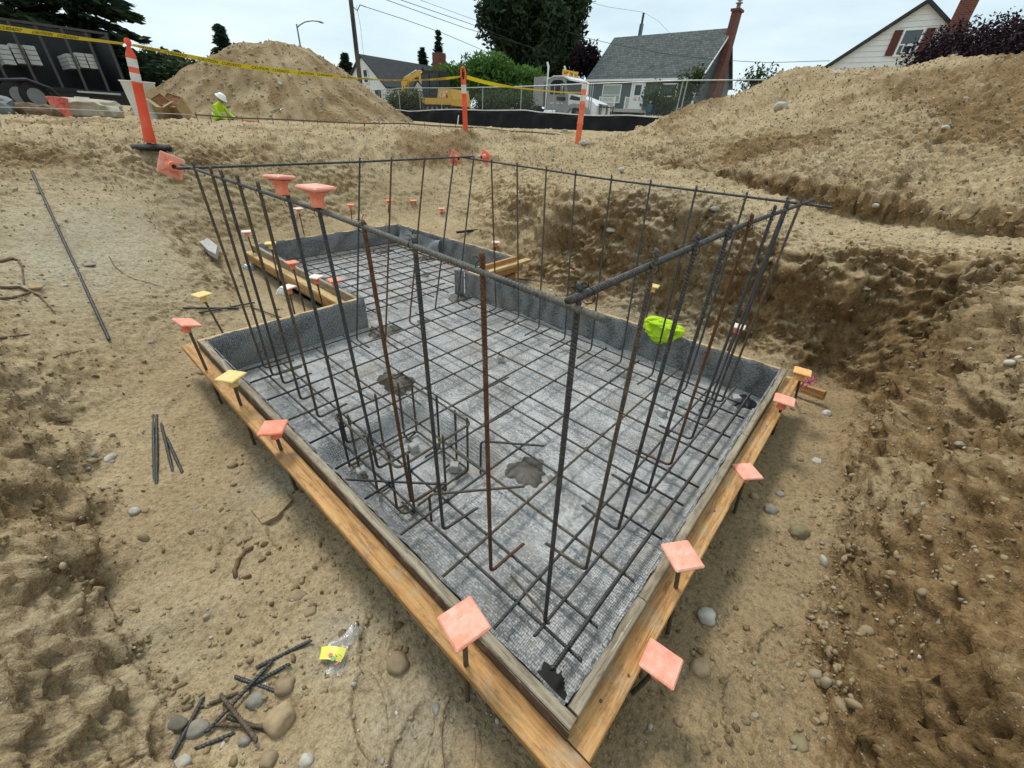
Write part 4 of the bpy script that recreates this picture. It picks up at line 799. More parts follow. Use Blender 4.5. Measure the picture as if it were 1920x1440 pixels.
# ------------------------------------------------------------ loose things in the pit
def lay(px_pts, lift, n=10):
    """a path lying on the earth under a line of pixels"""
    out_ = []
    for (a, b) in zip(px_pts[:-1], px_pts[1:]):
        for k in range(n):
            t = k/n; p, nn_ = hit(a[0]+(b[0]-a[0])*t, a[1]+(b[1]-a[1])*t); out_.append(p)
    p, _ = hit(*px_pts[-1]); out_.append(p); out_ = np.array(out_)
    return out_+V(0,0,lift)
def straight(a, b, lift=.006, over=0.0):
    p = lay([a, b], 0, 12); t = np.linspace(0, 1, len(p)); c = np.polyfit(t, p[:,2], 1); z = c[0]*t+c[1]; z += max(0, np.percentile(p[:,2]-z, 80))
    q0, q1 = p[0].copy(), p[-1].copy(); q0[2], q1[2] = z[0]+lift, z[-1]+lift; return [q0, q1]
def loose(a, b, r, mat, lab, lift=.006, grp=None, bendto=None):
    pts = straight(a, b, lift)
    if bendto: pts = fillet([pts[0], pts[1], hit(*bendto)[0]+V(0,0,lift)], .05)
    return tag(rebar(MB(), pts, r, .011).build('rebar_piece', mat), lab, 'rebar', grp)
p = lay([(60,322),(208,643)], .006, 14); c0 = np.polyfit(np.linspace(0,1,len(p)), p, 2); tt = np.linspace(0,1,12)[:,None]
ln = c0[0]*tt**2+c0[1]*tt+c0[2]; ln[:,2] += .012
tag(rebar(MB(), list(ln), .0095, .013).build('rebar_piece', STEEL), 'long straight rebar lying down the left ramp', 'rebar')
loose((288,780),(289,910),.0075,STEEL,'leftmost of the short rebars lying on the trench floor')
loose((294,779),(293,908),.0075,STEEL,'second short rebar lying right beside the leftmost one')
loose((303,795),(327,895),.0075,STEEL,'third short rebar on the trench floor, slanting right')
loose((313,822),(344,890),.0075,STEEL,'rightmost short rebar of the four on the trench floor')
loose((345,580),(448,580),.008,STEEL,'thin dark bar on the ground behind the left form corner',.01); loose((375,590),(478,572),.0075,STEEL,'second dark bar crossing the one behind the left form corner',.016)
Zp = lambda x, y: (280+x/5.333, 1180+y/5.333)
for a, b, mt, lab, lf in [((540,700),(140,1400),STEEL,'long rebar offcut running off the bottom edge',.008),((1630,130),(1090,410),STEEL,'uppermost rebar offcut of the heap pointing at the bread bag',.008),((1250,345),(590,1050),STEEL,'long rebar offcut crossing the middle of the heap',.02),((1420,365),(980,610),STEEL,'rebar offcut above the brown angular cobble',.01),((860,480),(1330,660),STEEL,'rebar offcut passing under the grey scratched cobble',.004),((740,690),(1100,1140),BROWN,'rebar offcut lying on top of the lower heap',.03),((520,790),(900,640),BROWN,'short brownish rebar offcut by the small pale stone',.006),((670,970),(1290,990),BROWN,'rust-speckled rebar offcut below the egg-shaped cobble',.014),((780,880),(1290,1060),STEEL,'dark rebar offcut half hidden under the rust-speckled one',.005),((470,1210),(860,1040),STEEL,'lowest rebar offcut of the heap',.004)]:
    loose(Zp(*a), Zp(*b), .0064, mt, lab, lf)
def wig(pts, r0, r1, mat, name, lab, cat, lift=.004, n=6):
    p = lay(pts, lift, 4); p += rng.normal(0, .002, p.shape); rad_ = np.linspace(r0, r1, len(p)); return tag(MB().tube(list(p), list(rad_), 6).build(name, mat), lab, cat)
wig([(487,1020),(463,1035),(447,1052),(441,1078),(452,1089),(472,1080)],.011,.008,ROOT,'root','thick curved root piece on the trench floor','root',.008)
for pts, r0, r1, lab in [([(0,492),(22,486),(36,489),(42,505),(46,535)],.014,.004,'dark crooked root hanging over the left bank edge'),([(0,541),(40,540),(75,556),(105,590)],.014,.003,'thick root lying along the left bank'),([(0,562),(30,558),(60,548)],.012,.006,'second thick root below the first on the left bank'),([(0,636),(30,632),(60,628)],.009,.004,'bare root at the left edge of the picture'),([(205,482),(218,504),(245,522),(310,540)],.004,.002,'thin forked twig on the ramp'),([(95,832),(130,828),(165,820)],.004,.002,'black twig sticking out of the left bank at the trench'),([(100,672),(125,665),(165,655)],.004,.002,'thin twig on the slope left of the form'),([(60,865),(85,872),(102,873)],.005,.004,'light root stub in the left bank'),([(195,1116),(213,1142),(228,1172)],.004,.002,'pale straight twig at the foot of the left bank'),([(50,1262),(90,1255),(130,1250),(152,1265)],.004,.002,'reddish rootlet across the lower left bank'),([(1715,165),(1722,185),(1730,203)],.010,.006,'dark stick on the right spoil bank'),([(105,1003),(125,985),(135,970)],.008,.006,'root fork in the left bank wall'),([(1880,935),(1850,945),(1820,950)],.003,.002,'hair-thin root in the right bank')]:
    wig(pts, r0, r1, TWIG, 'root', lab, 'root', .006)
wig([(118,1423),(165,1408),(200,1390),(250,1372),(310,1346)],.0022,.0018,plain('copper_wire',(.72,.40,.12),.4,.4),'wire','thin orange wire strung over the lower left bank','wire',.006)
# slab of concrete on the ramp edge
c, n_ = hit(382,458); b = MB(); poly = [onz(*q, c[2]+.02) for q in [(360,440),(375,436),(408,462),(405,478),(390,470)]]
tag(MB().prism([q-V(0,0,.05) for q in poly], (0,0,.06)).build('concrete_slab', CONC), 'flat broken concrete slab in the slope below the cage corner', 'concrete')
c, n_ = hit(508,950); poly = [onz(*q, c[2]+.012) for q in [(470,955),(500,935),(535,925),(548,938),(520,968),(492,982)]]
tag(MB().prism([q-V(0,0,.03) for q in poly], (0,0,.035)).build('clay_crust', EARTH), 'raised crust of dried clay beside the left plank', 'clay')
# bundle of bent black bars behind the right form
for k in range(4):
    o = V(0,.012*k,.012*(k % 2)); p = [onz(*q, -.02+h)+o for q, h in [((858,437),0),((890,433),.02),((916,433),.05),((926,442),.03),((938,456),-.1)]]
    if k == 0: bb = thing('rebar_bundle', 'bundle of bent black bars lying right of the back form', 'rebar', p[0])
    rebar(MB(), fillet(p, .05), .0075, .012, 6).build('bar', WIRE, bb)
loose((950,522),(1040,530),.006,STEEL,'thin bar lying behind the right form wall',.01); loose((1031,531),(1068,557),.006,STEEL,'short dark bar leaning to the right form wall',.012)
loose((470,577),(536,600),.006,STEEL,'bent dark bar on the ground seen between the left uprights',.01)
# bread bag
FILM = NT('clear_film', .18, 0, .6); FILM.b.inputs['Transmission Weight'].default_value = .55; FILM.b.inputs['Base Color'].default_value = (.8,.8,.78,1); FILM.b.inputs['Alpha'].default_value = .62; FILM.bump(FILM.noise(40, 3, .6), .5, .01)
bc, _ = hit(630,1235); bagt = thing('bread_bag', 'empty clear plastic bread bag with yellow label on the trench floor', 'plastic bag', bc)
def patch(cols, zf, name, mat, par, z0):
    vs_ = []; ny = len(cols); nx = 9
    for i, (a, b) in enumerate(cols):
        for k in range(nx): t = k/(nx-1); q = onz(a[0]+(b[0]-a[0])*t, a[1]+(b[1]-a[1])*t, z0); vs_.append(q+V(0,0,zf(i/(ny-1), t)))
    m_ = MB(); m_.add(vs_, [(i*nx+k, i*nx+k+1, (i+1)*nx+k+1, (i+1)*nx+k) for i in range(ny-1) for k in range(nx-1)], True); return m_.build(name, mat, par)
zf = lambda s, t: .012+.018*math.sin(math.pi*t)*math.sin(math.pi*min(1, s*1.2+.1))+.008*math.sin(s*11+t*9)+.006*math.sin(t*23+s*5)
patch([((664,1172),(668,1170)),((650,1190),(678,1185)),((638,1200),(672,1198)),((622,1205),(664,1208)),((610,1212),(655,1215)),((604,1222),(654,1222)),((602,1240),(648,1246)),((600,1252),(642,1258)),((598,1262),(645,1262)),((602,1268),(640,1270))], zf, 'bag', FILM.m, bagt, bc[2])
YEL = plain('label_yellow', (.80,.74,.12), .4, 0, .06); lz = lambda s, t: .026+.012*math.sin(math.pi*t)+.001
patch([((606,1219),(652,1222)),((604,1231),(648,1235)),((601,1243),(641,1248))], lz, 'label', YEL, bagt, bc[2]+.004)
def disc(px, py, r, mat, name):
    q = onz(px, py, bc[2]+.045); MB().lathe(q, [(r,0),(r,.0015)], 14).build(name, mat, bagt)
disc(619.5,1228,.0075,plain('label_red',(.62,.06,.05),.4),'red_mark'); disc(624.5,1235,.0085,plain('label_green',(.10,.30,.06),.4),'green_mark')
MB().add([onz(*q, bc[2]+.046) for q in [(626,1246),(630,1246),(640,1238),(637,1238)]], [(0,1,2,3)]).build('red_stripe', MATS['label_red'], bagt)
MB().tube([onz(*q, bc[2]+.047) for q in [(629,1227),(632,1232),(636,1227),(640,1231)]], .0012, 4).build('script_mark', MATS['label_green'], bagt)
# crumpled hi-vis shirt over the right form wall
bm = bmesh.new(); bmesh.ops.create_icosphere(bm, subdivisions=6, radius=1); v = np.array([q.co[:] for q in bm.verts]); f = np.array([[q.index for q in fa.verts] for fa in bm.faces]); bm.free()
w1 = fbm(v*.9+3, 2); w2 = fbm(v*1.2+11, 2); f1 = np.abs(np.sin(3.0*(v[:,1]*1.3+v[:,2]*.9)+4.5*w1)); f2 = np.abs(np.sin(4.2*(v[:,0]*.9-v[:,1]*.6+v[:,2])+4.0*w2))
u = v*(.84+.20*w1+.13*f1**.6+.10*f2**.6-.02*np.abs(perlin(v*7)))[:,None]; cx = onpl(1244,606,0,3.17)
hx_ = 3.185+u[:,0]*.085; hy_ = cx[1]+u[:,1]*(.175+.02*v[:,2]); hz_ = .035+u[:,2]*.075
hz_ = np.where((hx_ < 3.165) & (v[:,2] < .3), hz_-.055*np.clip((3.165-hx_)/.04, 0, 1)*(.5+.7*np.clip(1-np.abs(v[:,1]), 0, 1)), hz_)
so = link('shirt', npmesh('shirt', np.stack([hx_, hy_, hz_], 1), f), HIVIS)
tag(so, 'crumpled lime hi-vis shirt hung over the right form wall', 'shirt')
c = onz(1516,716,-.1); mb = MB()
for k in range(7): q = c+rng.normal(0, .02, 3)*V(1.6,1,.4); mb.tube([q, q+rng.normal(0, .02, 3), q+rng.normal(0, .03, 3)], .004, 5)
tag(mb.build('flagging_ribbon', plain('magenta_ribbon', (.70,.05,.22), .5)), 'magenta flagging ribbon behind the amber-capped stake', 'ribbon')
c, _ = hit(536,549); tag(blob('plastic_scrap', c[0], c[1], c[2]+.005, .09, .07, .05, plain('white_plastic', (.75,.75,.73), .4), 'white plastic scrap on the ground left of the back form', 'plastic', seed=12), None)
c, _ = hit(467,505); blob('plastic_scrap', c[0], c[1], c[2], .07, .05, .05, plain('foil_grey', (.42,.45,.48), .35, .3), 'grey crumpled scrap below the leaning left uprights', 'plastic', seed=13)

# ------------------------------------------------------------ delineators and caution tape
ORG = NT('delineator_orange', .45, 0, .4); ORG.col(ORG.mix(ORG.ramp(ORG.noise(9, 5), [(.45,(0,)*3),(.75,(.35,)*3)]), (.80,.085,.03), (.82,.26,.14)))
WHT = plain('reflective_white', (.70,.69,.66), .4, 0, .12, 12, .4, 0, .12); RUB = plain('black_rubber', (.022,.022,.024), .75, 0, .3, 20, .3, .3)
ORP = NT('delineator_pale', .5, 0, .4); ORP.col(ORP.mix(ORP.ramp(ORP.noise(6, 5), [(.4,(0,)*3),(.75,(.5,)*3)]), (.85,.16,.06), (.86,.33,.19)))
def delin(base_px, D, top_px, lab, mat, style, hgt=1.07):
    bq = at(*base_px, D); tq = at(*top_px, D); Z = nrm(tq-bq); fwd = nrm(V(bq[0], bq[1], 0)); X = nrm(np.cross(Z, fwd)); Y = np.cross(Z, X); ax = [X, Y, Z]; Hh = np.linalg.norm(tq-bq)
    o = thing('delineator', lab, 'delineator', V(bq[0], bq[1], min(bq[2], ground_z(bq[0], bq[1]))))
    if style == 'knob':
        prof = [(.062,.03),(.060,.10),(.056,.16),(.052,.44),(.050,.64),(.055,.645),(.055,.655),(.048,.66),(.046,.885),(.050,.90),(.046,.92),(.022,.985),(.018,1.0),(.030,1.02),(.034,1.04),(.030,1.06),(.012,1.075)]
    elif style == 'loop': prof = [(.05,-.1),(.05,.42),(.055,.43),(.055,.45),(.049,.46),(.047,.80),(.053,.815),(.05,.86),(.045,.88)]
    else: prof = [(.062,-.12),(.060,.35),(.066,.36),(.066,.39),(.058,.40),(.055,.70),(.062,.71),(.062,.74),(.055,.75),(.054,1.05),(.05,1.07)]
    k = Hh/1.07; b = MB(); b.lathe(bq, [(r*k, z*k) for r, z in prof], 16, ax, True, 1.0, .62); b.build('post', mat, o)
    bands = {'knob': [(.66,.745,.0475),(.80,.885,.0470)], 'loop': [(.66,.80,.0485)], 'pale': [(.76,.86,.0565),(.96,1.05,.0560)]}[style]
    for z0, z1, r in bands: MB().lathe(bq, [((r+.0025)*k, z0*k), ((r+.0025)*k, z1*k)], 16, ax, True, 1.0, .64).build('reflective_band', WHT, o)
    if style == 'loop':
        pts = [bq+X*.043*k*math.copysign(1, math.cos(t))*abs(math.cos(t))**.6+Z*k*(.97+.105*math.sin(t)) for t in np.linspace(0, 2*math.pi, 17)]; MB().tube(pts, .017*k, 7).build('handle', mat, o)
    if style == 'knob':
        MB().box(bq+Z*.13*k-Y*.036*k, (.035*k,.012,.09*k), ax).build('slot', CAP_D, o)
        gz = bq[2]; e = axes(.4); MB().lathe(bq-V(0,0,.035), [(.215,0),(.215,.02),(.19,.038),(.09,.045),(.075,.05)], 8, e, False, 1.0, 1.0).build('rubber_base', RUB, o)
    return bq, tq, X, Y, Z
dL = delin((283,272), 7.58, (238,72), 'leaning orange delineator with two white bands on a black rubber base', ORG.m, 'knob')
dM = delin((873,248), 10.0, (868,127), 'orange delineator with a looped handle in front of the silt fence', ORG.m, 'loop')
dR = delin((1083,270), 10.24, (1097,155), 'pale faded orange delineator in front of the grey truck', ORP.m, 'pale')
TAPE = NT('caution_tape', .45, 0, .4); TAPE.col((.85,.74,.03)); TAPE.b.inputs['Subsurface Weight'].default_value = 0
INK = plain('black_ink', (.015,.015,.015), .6, 0, .1)
def text_tris(body):
    cu = bpy.data.curves.new('t', 'FONT'); cu.body = body; cu.size = 1.0; cu.resolution_u = 2; ob_ = bpy.data.objects.new('t', cu); C.objects.link(ob_)
    me = bpy.data.meshes.new_from_object(ob_); v_ = np.array([q.co[:] for q in me.vertices]); f_ = [tuple(q.vertices) for q in me.polygons]
    bpy.data.objects.remove(ob_); bpy.data.curves.remove(cu); bpy.data.meshes.remove(me)
    return v_, f_
def ribbon(pts, wid, twist, lab, words):
    pts = np.array(pts); seg = np.linalg.norm(np.diff(pts, axis=0), axis=1); cum = np.concatenate([[0], np.cumsum(seg)]); n = 60; s = np.linspace(0, cum[-1], n)
    Q = np.stack([np.interp(s, cum, pts[:,k]) for k in range(3)], 1)
    for _ in range(3): Q[1:-1] = (Q[:-2]+2*Q[1:-1]+Q[2:])/4
    T = np.gradient(Q, axis=0); T /= np.linalg.norm(T, axis=1, keepdims=True); side = np.cross(T, V(0,0,1)); side /= np.linalg.norm(side, axis=1, keepdims=True); upv = np.cross(side, T)
    tw = np.interp(s/cum[-1], [a for a, _ in twist], [b for _, b in twist]); Wd = np.cos(tw)[:,None]*upv+np.sin(tw)[:,None]*side; Nm = np.cross(T, Wd)
    o = thing('caution_tape', lab, 'tape', Q[0]); vv = np.concatenate([Q+Wd*wid/2, Q-Wd*wid/2]); MB().add(vv, [(i, i+1, n+i+1, n+i) for i in range(n-1)], True).build('ribbon', TAPE.m, o)
    if words:
        tv, tf = text_tris(words); tv[:,:2] -= tv[:,:2].min(0); h = tv[:,1].max(); L_ = tv[:,0].max(); sc = wid*.62/h; rep = int(cum[-1]/(L_*sc*1.25)); mb = MB()
        for side_ in (1, -1):
            for r in range(max(1, rep)):
                xx = (r+.1)*L_*sc*1.25+tv[:,0]*sc; yy = (tv[:,1]/h-.5)*wid*.62
                if xx.max() > cum[-1]: break
                if side_ < 0: pass
                P_ = np.stack([np.interp(xx, s, Q[:,k]) for k in range(3)], 1); W_ = np.stack([np.interp(xx, s, Wd[:,k]) for k in range(3)], 1); N_ = np.stack([np.interp(xx, s, Nm[:,k]) for k in range(3)], 1)
                mb.add(P_+W_*yy[:,None]+N_*.0025*side_, tf)
        mb.build('lettering', INK, o)['kind'] = 'stuff'
tp = [(-60,40,6.2),(0,51,6.5),(80,62,6.9),(150,72,7.2),(232,82,7.56)]
ribbon([at(*q) for q in tp], .058, [(0,.75),(.5,.95),(1,1.25)], 'yellow caution tape from the left edge to the leaning delineator', 'CAUTION   CUIDADO')
tp = [(247,84,7.58),(300,95,7.8),(360,107,8.0),(420,119,8.25),(480,127,8.45),(540,134.5,8.7),(600,140,8.95),(660,146,9.2),(720,150.5,9.45),(780,150.5,9.7),(830,148,9.85),(864,143.5,10.0)]
ribbon([at(*q) for q in tp], .066, [(0,1.3),(.2,.75),(.45,.7),(.6,1.25),(.85,1.35),(.95,.9),(1,1.2)], 'yellow caution tape between the leaning and the looped delineator', 'CAUTION   CUIDADO')
tp = [(875,144.5,10.0),(900,152,10.0),(930,159,10.05),(970,164.5,10.1),(1010,169,10.15),(1050,173,10.2),(1089,174,10.24)]
ribbon([at(*q) for q in tp], .07, [(0,.5),(.25,.6),(.4,1.25),(1,1.3)], 'yellow caution tape between the looped and the faded delineator', None)

# ------------------------------------------------------------ clutter on the upper ground
BINW = plain('white_bin', (.80,.80,.78), .45, 0, .05, 5, .4, 0, .06); CARD = plain('cardboard', (.40,.28,.15), .85, 0, .15, 9, .2); CARDIN = plain('cardboard_inside', (.20,.085,.035), .9, 0, .4, 14)
bq = at(283,224,15.5); bq[2] = ground_z(bq[0], bq[1])-.05; o = thing('bin', 'large white plastic bin behind the leaning delineator', 'bin', bq)
hh = at(262,153,15.5)[2]-bq[2]; b = MB(); b.lathe(bq, [(.27,0),(.335,hh*.97),(.36,hh*.98),(.36,hh),(.33,hh),(.3,hh*.6)], 22); b.build('bin_body', BINW, o)
def carton(px, py, D, wd, dp, ht, yaw, lab):
    q = at(px, py, D); q[2] = ground_z(q[0], q[1])+.12; r3 = nrm(V(RT[0],RT[1],0)); f3 = nrm(V(FW[0],FW[1],0)); Zc = nrm(-f3*.6+r3*yaw+V(0,0,.65)); Xc = nrm(np.cross(f3, Zc)); ax = [Xc, np.cross(Zc, Xc), Zc]; o = thing('cardboard_box', lab, 'box', q); X, Y, Z = ax; b = MB()
    for s in (-1, 1): b.box(q+X*s*wd/2+Z*ht/2, (.012,dp,ht), ax); b.box(q+Y*s*dp/2+Z*ht/2, (wd-.013,.012,ht), ax)
    b.build('carton', CARD, o); MB().box(q+Z*ht*.5, (wd-.03,dp-.03,ht*.9), ax).build('inside', CARDIN, o)
    b = MB()
    for s, a in ((-1,.5),(1,.9)): b.prism([q+X*s*wd/2-Y*dp/2+Z*ht, q+X*s*wd/2+Y*dp/2+Z*ht, q+X*s*(wd/2+.14*math.cos(a))+Y*dp/2+Z*(ht+.14*math.sin(a)), q+X*s*(wd/2+.14*math.cos(a))-Y*dp/2+Z*(ht+.14*math.sin(a))], X*.008)
    b.prism([q-X*wd/2-Y*dp/2+Z*ht, q+X*wd/2-Y*dp/2+Z*ht, q+X*wd/2-Y*(dp/2+.13)+Z*(ht+.1), q-X*wd/2-Y*(dp/2+.13)+Z*(ht+.1)], Y*.008)
    b.build('flaps', CARD, o)
carton(313,228,15.3,.27,.30,.46,.5,'open cardboard box next to the white bin'); carton(346,228,15.4,.36,.34,.48,.15,'open cardboard box with brown inside, nearer the worker')
RED = plain('bucket_red', (.72,.10,.06), .45, 0, .25, 8, .4, 0, .4, (.6,.5,.45))
q = at(122,222,14.5); q[2] = ground_z(q[0], q[1])-.02; ax = axes(.3,.1,-.1); o = thing('bucket', 'tipped red plastic bucket before the dark trailer', 'bucket', q); MB().lathe(q, [(.13,0),(.165,.36),(.175,.365),(.175,.38),(.15,.38),(.12,.1)], 16, ax).build('bucket_body', RED, o); MB().tube([q+ax[0]*.17+ax[2]*.33, q-ax[1]*.2+ax[2]*.25, q-ax[0]*.17+ax[2]*.33], .005, 5).build('handle', BLACKP, o)
TARP = plain('brown_tarp', (.135,.085,.05), .85, 0, .35, 12, .2, .8)
def heap(name, pxc, D, sx, sy, sz, mat, lab, cat, seed, sq=1.0):
    q = at(*pxc, D); q[2] = ground_z(q[0], q[1]); v, f = ICO3; v = v.copy(); n = fbm(v*1.4+seed*5, 3); v = v*(1+.35*n)[:,None]; v = np.sign(v)*np.abs(v)**sq
    rt2 = nrm(V(RT[0],RT[1],0)); fw2 = nrm(V(FW[0],FW[1],0)); wv = v[:,:1]*sx*rt2+v[:,1:2]*sy*fw2+v[:,2:3]*sz*V(0,0,1)+q+V(0,0,sz*.55); return tag(link(name, npmesh(name, wv, f, False), mat), lab, cat)
heap('sandbag',(62,228),14,.30,.25,.20,TARP,'brown crumpled bag before the trailer wheels, left of two','bag',1,.8); heap('sandbag',(92,229),13.6,.28,.22,.20,TARP,'brown crumpled bag next to the red bucket','bag',2,.8)
heap('sandbag',(12,228),14,.32,.25,.22,plain('grey_bag',(.14,.15,.15),.7),'dark grey bag at the left edge of the picture','bag',3,.8)
heap('rubble_slab',(175,220),15,.62,.35,.22,plain('pale_rock',(.40,.36,.27),.9,0,.2,6,.2,.6),'pale flat rock slab under the dark trailer','rock',4,.6)
heap('bag_scrap',(28,211),14.5,.3,.1,.05,BINW,'white board lying on the grey bag at the left edge','board',6,.5)
# low rebar cage of the next footing and its string line
LR = [(362,214),(400,217),(450,221),(490,222),(540,224),(600,227),(660,230),(700,231),(760,231),(800,234),(850,237),(900,239),(950,245),(1010,248),(1050,252)]
Dr = lambda x: 15.5-(x-360)/700*3.2
lw = thing('rebar_cage', 'long low rebar frame standing in the far trench behind the cage', 'rebar cage', at(700,240,Dr(700)))
rp = [at(x, y, Dr(x)) for x, y in LR]; bar('top_bar', rp, .010, BROWN, lw, None, 6)
bar('top_bar', [q+V(.12,.25,-.02) for q in rp], .009, BROWN, lw, None, 6)
bar('lower_bar', [q+V(0,0,-.26) for q in rp], .009, BROWN, lw, None, 6)
for x in np.arange(368, 1046, 28.5):
    y = np.interp(x, [a for a, _ in LR], [b for _, b in LR]); q = at(x+rnd.uniform(-3,3), y, Dr(x)); bar('upright_bar', [q+V(0,0,.05), V(q[0]+J(.02), q[1]+J(.02), ground_z(q[0], q[1])-.15)], .009, BROWN, lw, None, 6)
tag(MB().tube([at(x, y, 13.0) for x, y in [(-40,200),(60,202),(160,206),(245,210),(362,215)]], .005, 4).build('string_line', plain('string_white', (.5,.5,.48), .7)), 'taut pale string line in front of the trailer', 'string')
for k, (px, py, D, lab) in enumerate([(683,226,14,'orange capped stake far left of the far trench, first of the pair'),(702,228,14,'orange capped stake far left of the far trench, second of the pair'),(1040,249,15,'reddish capped stake left of the faded delineator'),(1052,247,15,'white-topped capped stake left of the faded delineator'),(1068,247,15.2,'tall white-topped capped stake next to the faded delineator'),(1148,252,15,'white-topped capped stake right of the faded delineator')]):
    q = at(px, py, D); stake(px, py, (q[0], q[1]), CAP_O if k % 2 == 0 else CAP_W, lab, s=.11)
tag(beam('form_board', at(1030,263,12.5)-V(0,0,.04), at(1085,272,11.6)-V(0,0,.04), .04, .16, WOOD_OLD), 'grey form board on the upper ground left of the faded delineator', 'lumber')
tag(beam('pipe', at(455,227,18), at(485,229,18.5), .06, .06, plain('red_pipe', (.55,.16,.12), .6)), 'red board lying beside the crouching worker', 'lumber')
tag(beam('marker_stake', at(858,233,16), at(860,216,16), .05, .03, BINW), 'white marker stake before the silt fence', 'stake')

# ------------------------------------------------------------ background materials
GALV = plain('galvanised', (.36,.37,.37), .45, .6, .15, 6); SILT = plain('silt_fabric', (.012,.013,.015), .8, 0, .35, 3, .2, .3); SILTW = plain('silt_band', (.55,.55,.53), .6)
ROOFG = NT('shingle_grey', .9, 0, .1); _br = ROOFG.n('ShaderNodeTexBrick'); _br.inputs['Scale'].default_value = 1; _br.inputs['Color1'].default_value = (.06,.072,.07,1); _br.inputs['Color2'].default_value = (.155,.172,.165,1); _br.inputs['Mortar'].default_value = (.03,.035,.035,1); _br.inputs['Mortar Size'].default_value = .02; _br.inputs['Brick Width'].default_value = .33; _br.inputs['Row Height'].default_value = .16
_cc = ROOFG.n('ShaderNodeSeparateXYZ'); ROOFG.l(ROOFG.tc.outputs['Object'], _cc.inputs[0]); _cm = ROOFG.n('ShaderNodeCombineXYZ'); ROOFG.l(_cc.outputs[1], _cm.inputs[0]); ROOFG.l(_cc.outputs[2], _cm.inputs[1]); ROOFG.l(_cm.outputs[0], _br.inputs['Vector']); ROOFG.col(ROOFG.mix(.4, _br.outputs[0], ROOFG.ramp(ROOFG.noise(3, 5, .7), [(.3,(.05,.06,.058)),(.7,(.17,.185,.18))])))
ROOFD = plain('roof_dark', (.045,.048,.05), .9, 0, .25, 3, .15)
SIDG = plain('siding_grey_green', (.085,.115,.12), .6, 0, .08, 3); SIDW = plain('siding_white', (.72,.73,.71), .6, 0, .05, 3); TRIM = plain('trim_white', (.78,.78,.76), .5, 0, .04, 4)
BRICK = NT('brick', .9, 0, .15); _b2 = BRICK.n('ShaderNodeTexBrick'); _b2.inputs['Scale'].default_value = 1; _b2.inputs['Color1'].default_value = (.21,.055,.035,1); _b2.inputs['Color2'].default_value = (.11,.035,.026,1); _b2.inputs['Mortar'].default_value = (.17,.12,.10,1); _b2.inputs['Mortar Size'].default_value = .012; _b2.inputs['Brick Width'].default_value = .22; _b2.inputs['Row Height'].default_value = .08
_s2 = BRICK.n('ShaderNodeSeparateXYZ'); BRICK.l(BRICK.tc.outputs['Object'], _s2.inputs[0]); _c2 = BRICK.n('ShaderNodeCombineXYZ'); BRICK.l(BRICK.math('ADD', _s2.outputs[0], _s2.outputs[1]), _c2.inputs[0]); BRICK.l(_s2.outputs[2], _c2.inputs[1]); BRICK.l(_c2.outputs[0], _b2.inputs['Vector']); BRICK.col(_b2.outputs[0])
GLASS = plain('window_glass', (.05,.075,.085), .08, 0, .3, .6, .6); BLIND = plain('window_blind', (.30,.38,.33), .5); SHUT = plain('shutter_brown', (.10,.022,.014), .6)
DKGL = plain('dark_glass', (.012,.016,.018), .25, 0, .3, 1, .4); YELM = plain('machine_yellow', (.70,.38,.022), .45, 0, .12, 3, .4, 0, .3); BLK = plain('machine_black', (.014,.015,.016), .5, 0, .3, 5); TYRE = plain('tyre', (.02,.02,.02), .85, 0, .3, 9, .2, .4); CHROME = plain('chrome', (.62,.62,.62), .18, .9, .08); CABG = plain('truck_grey', (.29,.30,.295), .35, .2, .06, 2, .5); CABW = plain('truck_white', (.72,.74,.74), .35, 0, .05, 2, .5)
POLE = plain('pole_wood', (.085,.062,.045), .9, 0, .3, 4); LAMPG = plain('lamp_grey', (.17,.18,.18), .5, .4); CABLE = plain('cable', (.03,.03,.032), .6)
SKIN = plain('skin', (.30,.155,.09), .6, 0, .1, 12); JEAN = plain('dark_trousers', (.03,.035,.045), .85); SHIRTB = plain('teal_shirt', (.02,.095,.135), .8); HAIR = plain('grey_hair', (.35,.31,.26), .8); HATW = plain('hard_hat', (.82,.82,.82), .35)
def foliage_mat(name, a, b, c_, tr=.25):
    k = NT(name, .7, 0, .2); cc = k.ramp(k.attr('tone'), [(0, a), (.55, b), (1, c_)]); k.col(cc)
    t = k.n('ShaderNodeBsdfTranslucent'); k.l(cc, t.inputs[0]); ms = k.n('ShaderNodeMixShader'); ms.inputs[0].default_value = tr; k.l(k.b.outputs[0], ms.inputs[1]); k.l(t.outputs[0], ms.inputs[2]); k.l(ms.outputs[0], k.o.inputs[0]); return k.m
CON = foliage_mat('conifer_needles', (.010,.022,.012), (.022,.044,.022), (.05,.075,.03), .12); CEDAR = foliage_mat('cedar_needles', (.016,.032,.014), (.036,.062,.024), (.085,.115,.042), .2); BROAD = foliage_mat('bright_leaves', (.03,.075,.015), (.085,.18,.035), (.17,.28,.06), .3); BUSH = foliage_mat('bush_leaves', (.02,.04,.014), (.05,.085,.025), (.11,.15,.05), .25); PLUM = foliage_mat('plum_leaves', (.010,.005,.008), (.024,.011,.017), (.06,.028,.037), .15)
BARK = plain('bark', (.06,.045,.033), .9, 0, .3, 8, .15, .5)

